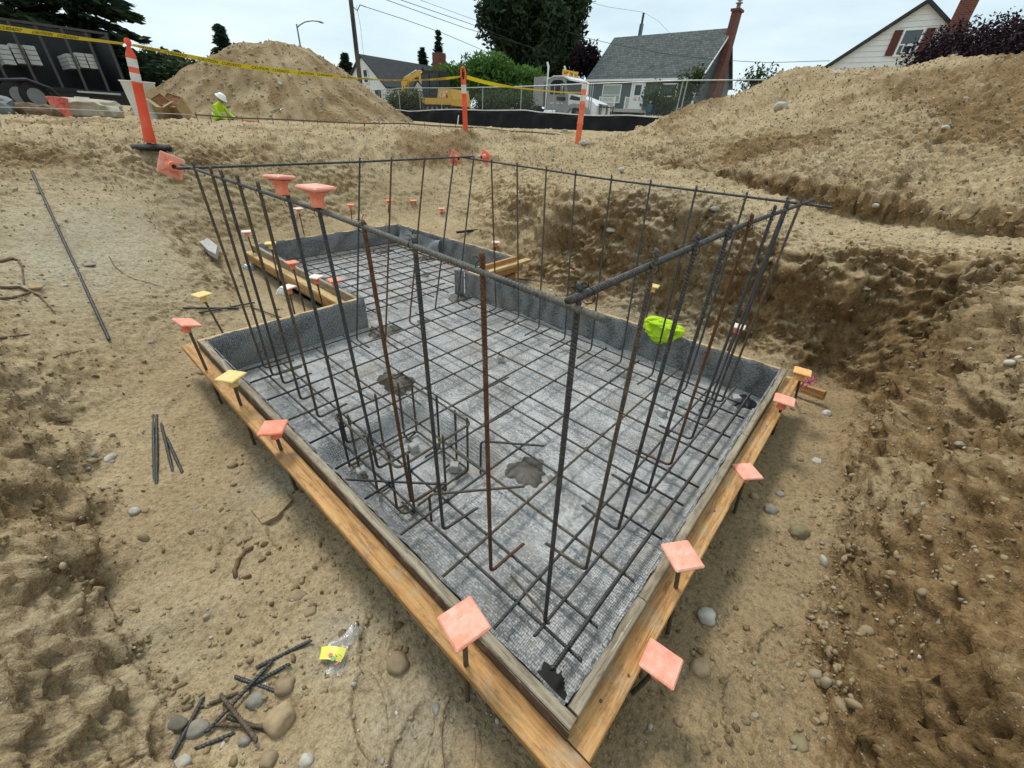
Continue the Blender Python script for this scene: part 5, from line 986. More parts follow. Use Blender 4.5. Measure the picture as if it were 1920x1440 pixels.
# ------------------------------------------------------------ foliage builders
def leaf_cloud(name, pos, size, mat, parent, elong=1.6, tone=None, updir=None):
    n = len(pos); R_ = rot_rand(n); a = R_[:,:,0]; b = R_[:,:,1]
    if updir is not None: a = updir+.45*a; a /= np.linalg.norm(a, axis=1, keepdims=True); b = np.cross(a, R_[:,:,2]); b /= np.linalg.norm(b, axis=1, keepdims=True)+1e-9
    s = size*rng.uniform(.6, 1.3, n); v = np.stack([pos-b*(s*.32)[:,None], pos+a*(s*elong*.5)[:,None], pos+b*(s*.32)[:,None], pos-a*(s*elong*.5)[:,None]], 1).reshape(-1,3)
    f = np.arange(4*n).reshape(n,4); me = npmesh(name, v, f, False); t = rng.uniform(0, 1, n) if tone is None else tone
    at_ = me.attributes.new('tone', 'FLOAT', 'POINT'); at_.data.foreach_set('value', np.repeat(np.clip(t, 0, 1), 4).astype(np.float32)); return link(name, me, mat, parent)
def conifer(base, H, Rb, lab, whorls, mat=CON, size=.3, z0=.08, per=9, grp=None, top_pow=.85, name='conifer_tree', dens=12):
    base = np.asarray(base, float); o = thing(name, lab, 'tree', base, grp); MB().cyl(base, base+V(0,0,H*.97), max(.08, Rb*.07), .02, 8).build('trunk', BARK, o)
    P_, U_, T_ = [], [], []; br = MB()
    for k in range(whorls):
        t = z0+(1-z0)*(k+rng.uniform(-.3,.3))/whorls; t = min(max(t, z0), .99); R0 = Rb*(1-t)**top_pow*rng.uniform(.75,1.12)+.05*Rb*(1-t)
        for j in range(max(4, int(per*(1-.45*t)))):
            a = rng.uniform(0, 2*math.pi); Lb = R0*rng.uniform(.62,1.15); d = V(math.cos(a), math.sin(a), 0); drop = rng.uniform(.05,.28)
            m_ = max(3, int(dens*Lb/Rb)+2); s = rng.uniform(.12, 1, m_)**.7; ctr = base+V(0,0,H*t)+d*(s*Lb)[:,None]+V(0,0,-1)*(drop*Lb*s**1.5)[:,None]
            for rep in range(8):
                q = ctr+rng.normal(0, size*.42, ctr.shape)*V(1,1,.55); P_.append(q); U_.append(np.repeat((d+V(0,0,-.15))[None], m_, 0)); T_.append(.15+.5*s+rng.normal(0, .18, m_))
            br.tube([base+V(0,0,H*t), base+V(0,0,H*t-drop*Lb*.3)+d*Lb*.5, base+V(0,0,H*t-drop*Lb)+d*Lb*.9], [.02+.012*Lb, .015, .006], 4, caps=False)
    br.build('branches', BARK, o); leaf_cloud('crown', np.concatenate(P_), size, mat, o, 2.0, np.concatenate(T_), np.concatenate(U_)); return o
def bushy(base, lobes, lab, n, size, mat, cat='tree', name='broadleaf_tree', trunk=None, grp=None, shell=.55, stems=6):
    """lobes: (centre offset, radii); leaves fill the outer part of every lobe, limbs reach into it"""
    base = np.asarray(base, float); o = thing(name, lab, cat, base, grp); tk = MB(); tr = trunk or .06
    for c, r in lobes:
        c = base+np.asarray(c, float); mid_ = (base+c)/2+rng.normal(0, .08, 3)*np.linalg.norm(r); tk.tube([base, mid_, c], [tr, tr*.65, tr*.3], 6)
        for _ in range(stems): e = c+rng.normal(0, .45, 3)*np.asarray(r); tk.tube([c-(c-base)*.1, (c+e)/2+rng.normal(0,.05,3), e], [tr*.35, tr*.22, tr*.08], 4, caps=False)
    tk.build('trunk', BARK, o); P_, T_ = [], []; vol = np.array([np.prod(r)**(2/3) for _, r in lobes]); vol = vol/vol.sum()
    for (c, r), w_ in zip(lobes, vol):
        m_ = int(n*w_); d = rng.normal(size=(m_,3)); d /= np.linalg.norm(d, axis=1, keepdims=True); rr_ = (shell+(1-shell)*rng.uniform(0,1,m_))*(1+.28*fbm(d*2.2+rng.uniform(0,50), 3)); q = d*rr_[:,None]*np.asarray(r)
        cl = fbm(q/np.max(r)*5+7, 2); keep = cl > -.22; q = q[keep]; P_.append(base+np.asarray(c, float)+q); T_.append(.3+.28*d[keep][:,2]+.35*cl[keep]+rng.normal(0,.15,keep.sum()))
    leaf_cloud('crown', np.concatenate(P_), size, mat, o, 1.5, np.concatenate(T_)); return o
def gpos(px, py, D):
    q = at(px, py, D); return V(q[0], q[1], ground_z(q[0], q[1])-.1)
def hgt(px, py, D): return at(px, py, D)[2]

# ------------------------------------------------------------ silt fence and chain link
XF = 19.2
sf = thing('silt_fence', 'black silt fence with white top band along the site edge', 'fence', (XF-.25,16,1.2))
tops = [(690,200),(725,203),(745,206),(770,209),(800,207),(850,205),(905,207),(960,207),(985,206.5),(1015,211),(1045,212),(1090,216),(1130,217),(1180,216),(1230,220),(1300,222),(1420,226)]
pt = np.array([onpl(x, y, 0, XF-.3) for x, y in tops]); yy = np.linspace(pt[0,1], pt[-1,1], 90); zz = np.interp(-yy, -pt[:,1], pt[:,2]); xx = XF-.3+.05*np.sin(yy*2.1)+.03*np.sin(yy*5.3)
rows = 7; vv = []
for i in range(90):
    zb = ground_z(xx[i], yy[i])-.35
    for k in range(rows): t = k/(rows-1); vv.append((xx[i]-.10*(1-t)+.03*math.sin(yy[i]*3+t*4), yy[i], zb+(zz[i]-zb)*t))
for i in range(90):
    for k in range(rows): t = k/(rows-1); q = vv[i*rows+k]; vv.append((q[0]+.02, q[1], q[2]))
m_ = MB(); n0 = 90*rows; m_.add(vv, [(i*rows+k, i*rows+k+1, (i+1)*rows+k+1, (i+1)*rows+k) for i in range(89) for k in range(rows-1)]+[(n0+i*rows+k, n0+(i+1)*rows+k, n0+(i+1)*rows+k+1, n0+i*rows+k+1) for i in range(89) for k in range(rows-1)]+[(i*rows+rows-1, n0+i*rows+rows-1, n0+(i+1)*rows+rows-1, (i+1)*rows+rows-1) for i in range(89)], True); m_.build('fabric', SILT, sf)
MB().tube([(xx[i]-.005, yy[i], zz[i]) for i in range(90)], .028, 6).build('top_band', SILTW, sf)
cf = thing('chain_link_fence', 'grey chain link fence behind the silt fence', 'fence', (XF,16,1.25))
tl = [(700,169),(725,168),(760,165),(850,165),(960,163),(1060,159),(1110,157),(1280,151),(1400,150),(1470,150)]; tr_ = [onpl(x, y, 0, XF) for x, y in tl]; MB().tube(tr_, .024, 6).build('top_rail', GALV, cf)
ytop = lambda y: float(np.interp(-y, [-q[1] for q in tr_], [q[2] for q in tr_]))
pxs = [710,747,786,827,905,978,1040,1108,1112,1278,1286,1400]
for x in pxs: q = onpl(x, 165, 0, XF+.03); MB().cyl((q[0], q[1], ground_z(q[0], q[1])-.1), (q[0], q[1], ytop(q[1])+.05), .026 if x not in (1040,786,827) else .018, n=8).build('post', GALV, cf)
m_ = MB(); y1, y0 = tr_[0][1], tr_[-1][1]
for sgn in (1, -1):
    for y in np.arange(y0-2, y1+2, .085):
        ya, yb = y, y+sgn*1.75; za, zb = 1.35, 3.1
        def clipy(ya, za, yb, zb):
            pts = []
            for t in np.linspace(0, 1, 15):
                q = ya+(yb-ya)*t
                if y0 < q < y1: pts.append((q, za+(zb-za)*t))
            return pts
        pts = clipy(ya, za, yb, zb)
        if len(pts) < 2: continue
        (a, b), (c, d) = pts[0], pts[-1]; d = min(d, ytop(c)); n2 = V(0, -(d-b), c-a); n2 = n2/np.linalg.norm(n2)*.0015
        m_.add([V(XF+.004*sgn, a, b)-n2, V(XF+.004*sgn, c, d)-n2, V(XF+.004*sgn, c, d)+n2, V(XF+.004*sgn, a, b)+n2], [(0,1,2,3)])
m_.build('wire_mesh', GALV, cf)['kind'] = 'stuff'

# ------------------------------------------------------------ houses (aligned with the street)
def gable_house(name, lab, X0, Y0, X1, Y1, zg, ze, zr, ridge, wallm, roofm, over=.3, board=.18, faces=('x0','y0')):
    """ridge: 'x' or 'y'; siding boards on the faces the camera sees"""
    o = thing(name, lab, 'house', ((X0+X1)/2, (Y0+Y1)/2, zg)); b = MB(); b.box(((X0+X1)/2, (Y0+Y1)/2, (zg+ze)/2), (X1-X0-.06, Y1-Y0-.06, ze-zg))
    if ridge == 'x':
        ym = (Y0+Y1)/2; b.prism([(X0+.03,Y0+.03,ze),(X0+.03,Y1-.03,ze),(X0+.03,ym,zr-.08)], (X1-X0-.06,0,0))
    else:
        xm = (X0+X1)/2; b.prism([(X0+.03,Y0+.03,ze),(xm,Y0+.03,zr-.08),(X1-.03,Y0+.03,ze)], (0,Y1-Y0-.06,0))
    wo = b.build('wall', wallm, o); asparent(wo); mesh_cache = {}
    for fc in faces:
        z = zg+.3; k = 0
        while z < zr-.15:
            h = min(board, zr-.1-z)
            def span(zz):
                if fc[0] == 'x':   # wall on X = const, runs along Y
                    if zz <= ze or ridge == 'y': return (Y0, Y1) if zz <= ze+.001 or False else None
                    f = (zz-ze)/(zr-ze); return (Y0+(Y1-Y0)/2*f, Y1-(Y1-Y0)/2*f)
                if zz <= ze or ridge == 'x': return (X0, X1) if zz <= ze+.001 else None
                f = (zz-ze)/(zr-ze); return (X0+(X1-X0)/2*f, X1-(X1-X0)/2*f)
            s0, s1 = span(z), span(z+h)
            if s0 is None: break
            if s1 is None: s1 = s0
            if fc == 'x0': poly = [(X0,s0[0],z),(X0,s0[1],z),(X0,s1[1],z+h),(X0,s1[0],z+h)]; off = V(-.03,0,0)
            else: poly = [(s0[0],Y0,z),(s1[0],Y0,z+h),(s1[1],Y0,z+h),(s0[1],Y0,z)]; off = V(0,-.03,0)
            p4 = [V(*q) for q in poly]; low = [i for i in range(4) if abs(p4[i][2]-z) < 1e-6]
            front = [q+(off if i in low else off*.15) for i, q in enumerate(p4)]
            mb = MB(); mb.add(p4+front, [(0,1,2,3),(7,6,5,4),(0,4,5,1),(1,5,6,2),(2,6,7,3),(3,7,4,0)]); mb.build('siding_board', wallm, wo); z += h; k += 1
    th_ = .14; rb = MB()
    if ridge == 'x':
        ym = (Y0+Y1)/2; sl = (zr-ze)/(ym-Y0)
        for s in (-1, 1):
            ye = (Y0-over) if s < 0 else (Y1+over); zq = ze-sl*over; rb.prism([(X0-over,ym,zr),(X0-over,ye,zq),(X0-over,ye,zq+th_),(X0-over,ym,zr+th_)], (X1-X0+2*over,0,0))
    else:
        xm = (X0+X1)/2; sl = (zr-ze)/(xm-X0)
        for s in (-1, 1):
            xe = (X0-over) if s < 0 else (X1+over); zq = ze-sl*over; rb.prism([(xm,Y0-over,zr),(xe,Y0-over,zq),(xe,Y0-over,zq+th_),(xm,Y0-over,zr+th_)], (0,Y1-Y0+2*over,0))
    ro = rb.build('roof', roofm, o); asparent(ro); return o, wo, ro
def win_x(o, X, ya, yb, za, zb, glass=GLASS, name='window', bars=True):
    """window on a wall facing -X"""
    ya, yb = sorted((ya, yb)); za, zb = sorted((za, zb)); fr = MB(); w_ = .09
    for q, s in (((X-.05,(ya+yb)/2,zb+w_/2),(.09,yb-ya+2*w_,w_)),((X-.06,(ya+yb)/2,za-w_/2),(.13,yb-ya+2*w_+.06,w_)),((X-.05,ya-w_/2,(za+zb)/2),(.09,w_,zb-za)),((X-.05,yb+w_/2,(za+zb)/2),(.09,w_,zb-za))): fr.box(q, s)
    if bars: fr.box((X-.045,(ya+yb)/2,za+(zb-za)*.42),(.07,yb-ya,.06))
    f = fr.build(name, TRIM, o); asparent(f); MB().box((X-.03,(ya+yb)/2,(za+zb)/2),(.04,yb-ya,zb-za)).build('pane', glass, f); return f
# grey-green house
gh, gw, gr = gable_house('house', 'grey-green shingle-roofed house with brick chimney behind the truck', 41.75, 16.55, 49.65, 27.4, 2.7, 5.55, 9.1, 'y', SIDG, ROOFG.m, .28, .17)
MB().box((41.42,21.97,5.40),(.10,11.5,.16)).build('gutter', TRIM, gr)
for s in (16.26,):
    MB().prism([(41.45,s,5.28),(45.7,s,8.98),(45.7,s,9.14),(41.45,s,5.44)], (0,-.05,0)).build('barge_board', TRIM, gr)
for y in (16.6,27.35): MB().box((41.70,y,4.15),(.12,.14,2.75)).build('corner_board', TRIM, gw)
win_x(gh, 41.72, 23.75, 25.6, 3.75, 5.02, BLIND); win_x(gh, 41.72, 18.3, 19.75, 3.6, 5.05, GLASS)
fr = MB(); [fr.box(q, s) for q, s in (((41.66,22.55,4.1),(.12,.14,2.3)),((41.66,21.32,4.1),(.12,.14,2.3)),((41.66,21.93,5.28),(.12,1.4,.16)))]; dr = fr.build('door', TRIM, gh); asparent(dr)
MB().box((41.69,21.93,4.1),(.05,1.06,2.25)).build('door_leaf', TRIM, dr); MB().box((41.66,21.93,4.65),(.03,.62,.75)).build('pane', GLASS, dr); MB().box((41.66,21.93,4.0),(.03,.62,.3)).build('pane', plain('door_red', (.25,.03,.05), .5), dr)
MB().box((40.6,22.2,3.0),(2.2,3.6,.25)).build('porch_floor', CONC, gh)
def rail(ya, yb, X, z0, z1, par):
    b = MB(); b.box((X,(ya+yb)/2,z1),(.08,abs(yb-ya),.07)); b.box((X,(ya+yb)/2,z0+.08),(.06,abs(yb-ya),.05))
    for y in np.arange(min(ya,yb), max(ya,yb)+.01, .13): b.box((X,y,(z0+z1)/2),(.035,.045,z1-z0))
    for y in (ya, yb): b.box((X,y,(z0+z1)/2+.03),(.1,.1,z1-z0+.1))
    b.build('porch_rail', TRIM, par)
rail(24.6, 23.0, 39.6, 3.1, 3.95, gh); rail(21.9, 20.7, 39.6, 3.1, 3.95, gh)
ch = MB(); ch.prism([(44.5,16.5,2.7),(46.5,16.5,2.7),(46.5,16.5,5.6),(46.0,16.5,7.0),(46.0,16.5,10.2),(45.1,16.5,10.2),(45.1,16.5,7.0),(44.5,16.5,5.6)], (0,-.55,0)); ch.box((45.55,16.22,10.28),(1.1,.75,.16)); cho = ch.build('chimney', BRICK.m, gh); asparent(cho)
MB().lathe((45.55,16.22,10.36), [(.16,0),(.16,.35),(.28,.36),(.28,.42),(.12,.44),(.12,.55),(.24,.56),(.24,.6)], 10).build('flue_cap', GALV, cho)
# white gable house on the right, asymmetric roof
XW = 39.0; pk = onpl(1740,6,0,XW); lf = onpl(1553,127,0,XW); rf = onpl(1790,60,0,XW)
wh = thing('house', 'white clapboard gable house with brown shutters above the right spoil bank', 'house', (XW+4, pk[1], 2.4))
sl_l = (pk[2]-lf[2])/(lf[1]-pk[1]); yl = lf[1]+.3; zl_ = lf[2]-.3*sl_l; sr_ = sl_l; yr = 2*pk[1]-yl-1.0; zr_ = pk[2]-sr_*(pk[1]-yr)
MB().prism([(XW+.04,yl,2.2),(XW+.04,yl,zl_),(XW+.04,pk[1],pk[2]-.05),(XW+.04,yr,zr_),(XW+.04,yr,2.2)], (9,0,0)).build('wall', SIDW, wh)
z = 2.4; wwo = [q for q in wh.children] ; bd = .265
while z < pk[2]-.2:
    def lim(zz): return (min(yl, pk[1]+(pk[2]-zz)/sl_l), max(yr, pk[1]-(pk[2]-zz)/sr_))
    a, b_ = lim(z), lim(z+bd*.98); p4 = [V(XW,a[0],z),V(XW,a[1],z),V(XW,b_[1],z+bd*.98),V(XW,b_[0],z+bd*.98)]; off = V(-.035,0,0); ft = [p4[0]+off,p4[1]+off,p4[2]+off*.1,p4[3]+off*.1]
    MB().add(p4+ft, [(0,1,2,3),(7,6,5,4),(0,4,5,1),(1,5,6,2),(2,6,7,3),(3,7,4,0)]).build('siding_board', SIDW, wh); z += bd
for s, (ye, ze_) in enumerate(((yl+.25, zl_-.25*sl_l), (yr-.25, zr_-.25*sr_))):
    MB().prism([(XW-.3,pk[1],pk[2]),(XW-.3,ye,ze_),(XW-.3,ye,ze_+.2),(XW-.3,pk[1],pk[2]+.2)], (9.6,0,0)).build('roof', ROOFD, wh)
wn = win_x(wh, XW-.03, 2.86, 3.68, 6.15, 7.27, GLASS)
for y in (2.52, 4.02): MB().box((XW-.07,y,6.72),(.06,.40,1.2)).build('shutter', SHUT, wh)
MB().box((XW-.16,3.24,6.37),(.35,.46,.36)).build('air_conditioner', TRIM, wh); MB().box((XW-.345,3.24,6.37),(.03,.34,.28)).build('grille', BLK, wh)
ca, cb = onpl(1802,0,0,XW-.6), onpl(1837,0,0,XW-.6)
MB().box((XW-.35,(ca[1]+cb[1])/2+.02,6.5),(.6,abs(ca[1]-cb[1]),8.2)).build('chimney', BRICK.m, wh)
# white house far left
lh, lw_, lr = gable_house('house', 'white house with dark roof and brick chimney behind the excavator', 28.5, 42.6, 40, 50.2, 2.0, 4.0, 6.5, 'x', SIDW, ROOFD, .25, .2, ('x0','y0'))
MB().prism([(31.6,42.3,3.9),(34.2,42.3,3.9),(32.9,42.3,5.7)], (0,3.6,0)).build('dormer', SIDW, lh); MB().prism([(31.3,42.2,3.85),(32.9,42.2,5.75),(34.5,42.2,3.85),(34.5,42.2,4.0),(32.9,42.2,5.95),(31.3,42.2,4.0)], (0,3.7,0)).build('dormer_roof', ROOFD, lh)
win_x(lh, 28.47, 45.6, 46.3, 4.35, 5.35, GLASS); win_x(lh, 28.47, 43.4, 44.6, 2.5, 3.7, GLASS)
q0 = at(817,98,52); MB().box((q0[0]+.4,q0[1],(q0[2]+3.0)/2),(1.0,.9,q0[2]-3.0)).build('chimney', BRICK.m, lh)

# ------------------------------------------------------------ poles, lamp, cables
q = at(657,0,42); g = at(676,165,42); b0 = V(g[0], g[1], ground_z(g[0], g[1])-.2); tp_ = b0+(q-g)/np.linalg.norm(q-g)*11
up_ = thing('utility_pole', 'dark wooden utility pole left of the white house', 'utility pole', b0); MB().cyl(b0, tp_, .19, .14, 10).build('shaft', POLE, up_); dirp = nrm(tp_-b0)
MB().box(at(672,125,41.7),(.2,.3,2.0)).build('splice_stub', BROWN, up_); MB().tube([at(661,30,41.6), at(663,60,41.6), at(668,100,41.6)], .05, 6).build('conduit', BLK, up_)
MB().tube([at(661,12,41.5), at(670,20,41.2), at(675,9,41.0), at(686,13,40.8)], .03, 5).build('drip_loop', CABLE, up_)
q = at(1207,24,66); up2 = thing('utility_pole', 'utility pole rising behind the grey-green house', 'utility pole', (q[0],q[1],3)); MB().cyl((q[0],q[1],2.8), q, .17, .13, 8).build('shaft', POLE, up2); MB().box(q-V(0,0,1.6),(.35,.35,1.2)).build('transformer', LAMPG, up2)
def cable(pts, lab, r=.02): tag(MB().tube([at(*p) for p in pts], r, 5, caps=False).build('cable', CABLE), lab, 'cable')
cable([(686,13,41),(760,37,43),(830,62,46),(900,92,50),(960,118,55)], 'service cable running right from the pole to the big tree')
cable([(600,-60,42),(725,0,45),(800,27,47),(870,52,49),(960,78,52),(1095,118,56)], 'long overhead cable, lower of the parallel pair',.022); cable([(640,-60,42),(752,0,45),(830,27,47),(880,44,49),(980,84,53),(1110,128,58)], 'long overhead cable, upper of the parallel pair',.022)
cable([(700,-50,44),(788,0,46),(870,30,49),(960,62,53)], 'thin overhead cable above the pair',.014)
cable([(960,30,60),(1085,0,62),(1140,14,64),(1206,24,66)], 'thin cable reaching the far utility pole',.014) if False else cable([(1070,-5,62),(1140,13,64),(1206,23,66)], 'thin cable reaching the far utility pole',.014)
cable([(1208,24,66),(1235,40,62),(1256,62,58)], 'short drop cable at the far utility pole',.012)
cable([(1060,58,38),(1095,70,39),(1160,85,40),(1260,103,40),(1340,112,40),(1440,117.5,40),(1556,114,39)], 'cable crossing before the shingle roof to the white gable house',.016)
cable([(668,10,42),(676,50,44),(682,106,52)], 'thin drop cable from the pole down to the white house',.012)
q0, q1 = at(563,92,60), at(556,45,60); b0 = V(q0[0], q0[1], ground_z(q0[0], q0[1])); lp = thing('street_lamp', 'curved-arm street lamp behind the dirt heap', 'street lamp', b0)
MB().cyl(b0, q1, .11, .07, 8).build('shaft', LAMPG, lp); MB().tube([at(556,53,60), at(562,47,60), at(572,41,60), at(585,39,60), at(597,40,60)], .055, 6).build('arm', LAMPG, lp); MB().tube([at(594,39.5,60), at(601,41.5,60), at(607,43.5,60)], [.1,.17,.09], 8, flat=.5).build('lamp_head', LAMPG, lp)

# ------------------------------------------------------------ truck tractor
tr0 = thing('truck', 'grey tractor truck with chrome stacks parked behind the fence', 'truck', (31,20.5,1.95)); XT = 29.8; WT = 2.35; ZG = 1.9
def side(poly, x0, x1): return MB().prism([(x0, y, z) for y, z in poly][::-1], (x1-x0, 0, 0))
side([(24.6,2.75),(24.6,4.55),(23.65,4.6),(23.55,2.75)], XT-.02, XT+WT).build('sleeper_fairing', CABG, tr0)
side([(23.25,2.1),(23.25,4.35),(22.8,4.55),(21.9,4.52),(21.62,4.40),(21.38,3.55),(21.3,2.3),(21.6,2.1)], XT+.04, XT+WT-.04).build('cab', CABG, tr0)
side([(23.3,4.36),(22.8,4.62),(21.8,4.62),(21.25,4.42),(21.25,4.32),(21.65,4.46),(21.9,4.55),(22.8,4.56)], XT, XT+WT).build('roof_visor', CABW, tr0)
MB().prism([(XT+.12,21.58,4.30),(XT+WT-.12,21.58,4.30),(XT+WT-.12,21.39,3.62),(XT+.12,21.39,3.62)], (0,-.035,.005)).build('windshield', DKGL, tr0)
side([(22.95,3.5),(22.95,4.2),(22.7,4.36),(22.0,4.36),(21.78,4.2),(21.62,3.5)], XT+.005, XT+.05).build('side_window', DKGL, tr0)
side([(21.4,3.55),(20.8,3.5),(19.2,3.08),(18.85,2.85),(18.8,2.2),(19.4,2.1),(21.3,2.1)], XT+.18, XT+WT-.18).build('hood', CABW, tr0)
side([(21.2,3.2),(21.1,3.45),(20.3,3.32),(20.3,3.12)], XT+.15, XT+.2).build('hood_vent', BLK, tr0); side([(21.5,3.1),(22.3,3.15),(22.3,3.36),(21.5,3.32)], XT+.01, XT+.045).build('trim_stripe', BLK, tr0)
side([(21.5,2.35),(21.25,2.8),(20.7,2.95),(19.9,2.9),(19.4,2.65),(19.2,2.3),(19.5,2.3),(19.8,2.6),(20.5,2.7),(21.0,2.6),(21.2,2.35)], XT-.03, XT+.4).build('fender', CABG, tr0)
gq = MB(); gq.box((XT+WT/2,18.80,2.6),(1.5,.06,.75)); gq.build('grille', CHROME, tr0)
gg = MB()
for x in (XT+.25, XT+WT/2, XT+WT-.25): gg.cyl((x,18.55,1.95),(x,18.55,2.95),.04)
for z in (2.25, 2.82): gg.cyl((XT+.2,18.55,z),(XT+WT-.2,18.55,z),.035)
gg.build('grille_guard', BLK, tr0); MB().box((XT+WT/2,18.62,2.05),(2.3,.2,.3)).build('bumper', CHROME, tr0)
def wheel(c, r, w_, par, rimm=CHROME, axv=(1,0,0)):
    c = np.asarray(c, float); Zx = np.asarray(axv, float); Xx = V(0,0,1); Yx = np.cross(Zx, Xx); ax = [Xx, Yx, Zx]; wo_ = MB().lathe(c-Zx*w_/2, [(r*.58,0),(r*.92,0),(r,w_*.15),(r,w_*.85),(r*.92,w_),(r*.58,w_)], 20, ax).build('wheel', TYRE, par); asparent(wo_)
    MB().lathe(c-Zx*(w_/2+.01), [(r*.2,0),(r*.22,.02),(r*.5,.05),(r*.57,.01),(r*.57,w_+.02)], 16, ax).build('rim', rimm, wo_)
for y in (20.35, 24.3, 25.6): wheel((XT+.18,y,ZG+.5), .5, .32, tr0)
MB().box((XT+WT/2,25.0,2.45),(.9,4.0,.3)).build('frame_rail', BLK, tr0); MB().cyl((XT+.1,22.2,2.25),(XT+.1,23.3,2.25),.32,n=14).build('fuel_tank', CHROME, tr0)
for x in (XT+.06, XT+WT-.1):
    MB().tube([(x,23.35,2.2),(x,23.35,4.9),(x,23.36,5.15),(x,23.5,5.42)], [.075,.075,.09,.08], 10).build('exhaust_stack', CHROME, tr0)
sg = MB().box((XT+WT/2-.15,22.0,4.82),(1.9,.08,.34)).build('roof_sign', plain('sign_orange', (.80,.40,.03), .5, 0, .2, 3), tr0); asparent(sg); sm_ = MB()
for k in range(11):
    x = XT+.22+k*.15
    if k in (4, 8): continue
    sm_.box((x,21.955,4.80+.01*(k % 3)),(.035,.01,.17)); sm_.box((x+.05,21.955,4.80+.05*((k*7) % 3-1)),(.07,.01,.035))
sm_.build('sign_marks', INK, sg)['kind'] = 'stuff'
for x in (XT+.5, XT+1.2, XT+1.9): MB().lathe((x,21.8,4.62), [(.06,0),(.07,.06),(.05,.13)], 8).build('marker_light', CABW, tr0)
MB().box((XT-.22,21.75,3.75),(.08,.2,.75)).build('mirror', CHROME, tr0); MB().box((XT-.2,21.8,3.2),(.1,.3,.22)).build('mirror', BLK, tr0)
sm_ = MB(); [sm_.box((XT+.03,y,2.95),(.02,l,.06)) for y, l in ((22.7,.35),(22.15,.25),(21.8,.2))]; sm_.build('door_lettering', CABW, tr0)['kind'] = 'stuff'

# ------------------------------------------------------------ excavator
ex = thing('excavator', 'small yellow excavator with black cab behind the fence', 'excavator', (26.8,32.5,1.9)); XE = 26.0
side([(33.9,2.45),(33.9,2.95),(31.7,2.95),(31.5,3.62),(29.95,3.55),(29.8,2.9),(29.8,2.45)], XE, XE+1.9).build('house_body', YELM, ex)
side([(33.6,2.95),(33.75,4.55),(33.4,4.78),(31.3,4.74),(31.2,3.55),(31.7,2.95)], XE+.05, XE+1.0).build('cab', BLK, ex)
side([(33.5,3.1),(33.6,4.5),(32.7,4.58),(32.7,3.1)], XE+.02, XE+.06).build('window', DKGL, ex); side([(32.55,3.1),(32.55,4.58),(31.45,4.6),(31.35,3.7),(31.75,3.1)], XE+.02, XE+.06).build('window', DKGL, ex)
side([(34.6,2.05),(34.9,2.25),(34.6,2.5),(30.0,2.5),(29.6,2.25),(30.0,2.0)], XE-.1, XE+.35).build('track', TYRE, ex); side([(34.6,2.05),(34.9,2.25),(34.6,2.5),(30.0,2.5),(29.6,2.25),(30.0,2.0)], XE+1.5, XE+1.95).build('track', TYRE, ex)
for y in np.arange(30.4, 34.3, .62): MB().cyl((XE-.12,y,2.22),(XE-.08,y,2.22),.14,n=10).build('roller', LAMPG, ex)
side([(33.6,3.1),(34.0,3.1),(35.2,4.5),(35.6,4.85),(35.2,4.95),(34.7,4.7)], XE+.9, XE+1.25).build('boom', YELM, ex); side([(35.0,4.9),(35.3,4.55),(37.2,4.05),(37.5,4.35),(37.3,4.5)], XE+.92, XE+1.22).build('boom', YELM, ex)
side([(37.3,4.55),(36.9,4.2),(37.6,2.9),(38.0,2.85),(37.8,4.2)], XE+.95, XE+1.2).build('stick', YELM, ex); side([(38.1,2.95),(37.4,2.9),(37.2,2.4),(37.7,2.0),(38.4,2.2),(38.0,2.5)], XE+.7, XE+1.45).build('bucket', BLK, ex)
MB().cyl((XE+1.07,34.6,3.6),(XE+1.07,36.4,4.75),.07).build('cylinder', BLK, ex); MB().cyl((XE+1.07,35.7,4.95),(XE+1.07,37.3,4.5),.06).build('cylinder', CHROME, ex)
tv, tf = text_tris('CAT'); tv[:,:2] -= tv[:,:2].min(0); k = .42/tv[:,1].max(); MB().add([(XE-.012, 31.35-q[0]*k*.9, 3.0+q[1]*k) for q in tv], tf).build('lettering', BINW, ex)['kind'] = 'stuff'; MB().prism([(XE-.01,30.62,2.98),(XE-.01,30.3,2.98),(XE-.01,30.46,3.28)], (-.012,0,0)).build('red_mark', plain('mark_red', (.35,.02,.02), .5), ex)
# ------------------------------------------------------------ dark trailer on the left
dt = thing('trailer', 'dark high-sided trailer loaded with white boards at the left edge', 'trailer', (1.6,22.5,.95)); YT = 21.0; TRB = plain('trailer_black', (.010,.012,.013), .6, 0, .4, 4); TRP = plain('trailer_post', (.055,.052,.048), .7)
MB().box((1.2,YT+3,1.62),(5.3,6,.12)).build('deck', TRB, dt); MB().box((1.2,YT+2.5,2.5),(5.2,.08,1.7)).build('bulkhead', TRB, dt)
for x in (-1.4, 3.8): MB().box((x,YT+3,2.4),(.08,6,1.5)).build('side_wall', TRB, dt)
for k, x in enumerate((-.9,-.2,.45,1.05,1.65,2.2,2.75,3.3,3.78)): MB().box((x,YT+.06*(k % 2),2.42),(.06,.07,1.6)).build('stake_post', TRP, dt)
MB().box((1.2,YT+.02,3.2),(5.3,.06,.06)).build('rail', TRP, dt); MB().box((1.2,YT-.05,1.42),(5.3,.16,.24)).build('bumper_beam', TRB, dt)
BRDS = plain('board_ends', (.40,.40,.38), .7, 0, .1, 10)
for (xa, xb, za, zb, nc) in ((1.15,2.0,2.15,2.62,3),(2.6,3.3,2.2,2.58,3)):
    for c_ in range(nc):
        for r_ in range(4):
            w_ = (xb-xa)/nc; MB().box((xa+w_*(c_+.5), YT+1.1, za+(zb-za)*(r_+.5)/4+(.05 if c_ else 0)), (w_*.86, 2.0, (zb-za)/4*.88)).build('board', BRDS, dt)
MB().box((3.0,YT-.1,1.60),(1.05,.3,.05)).build('board', BRDS, dt)
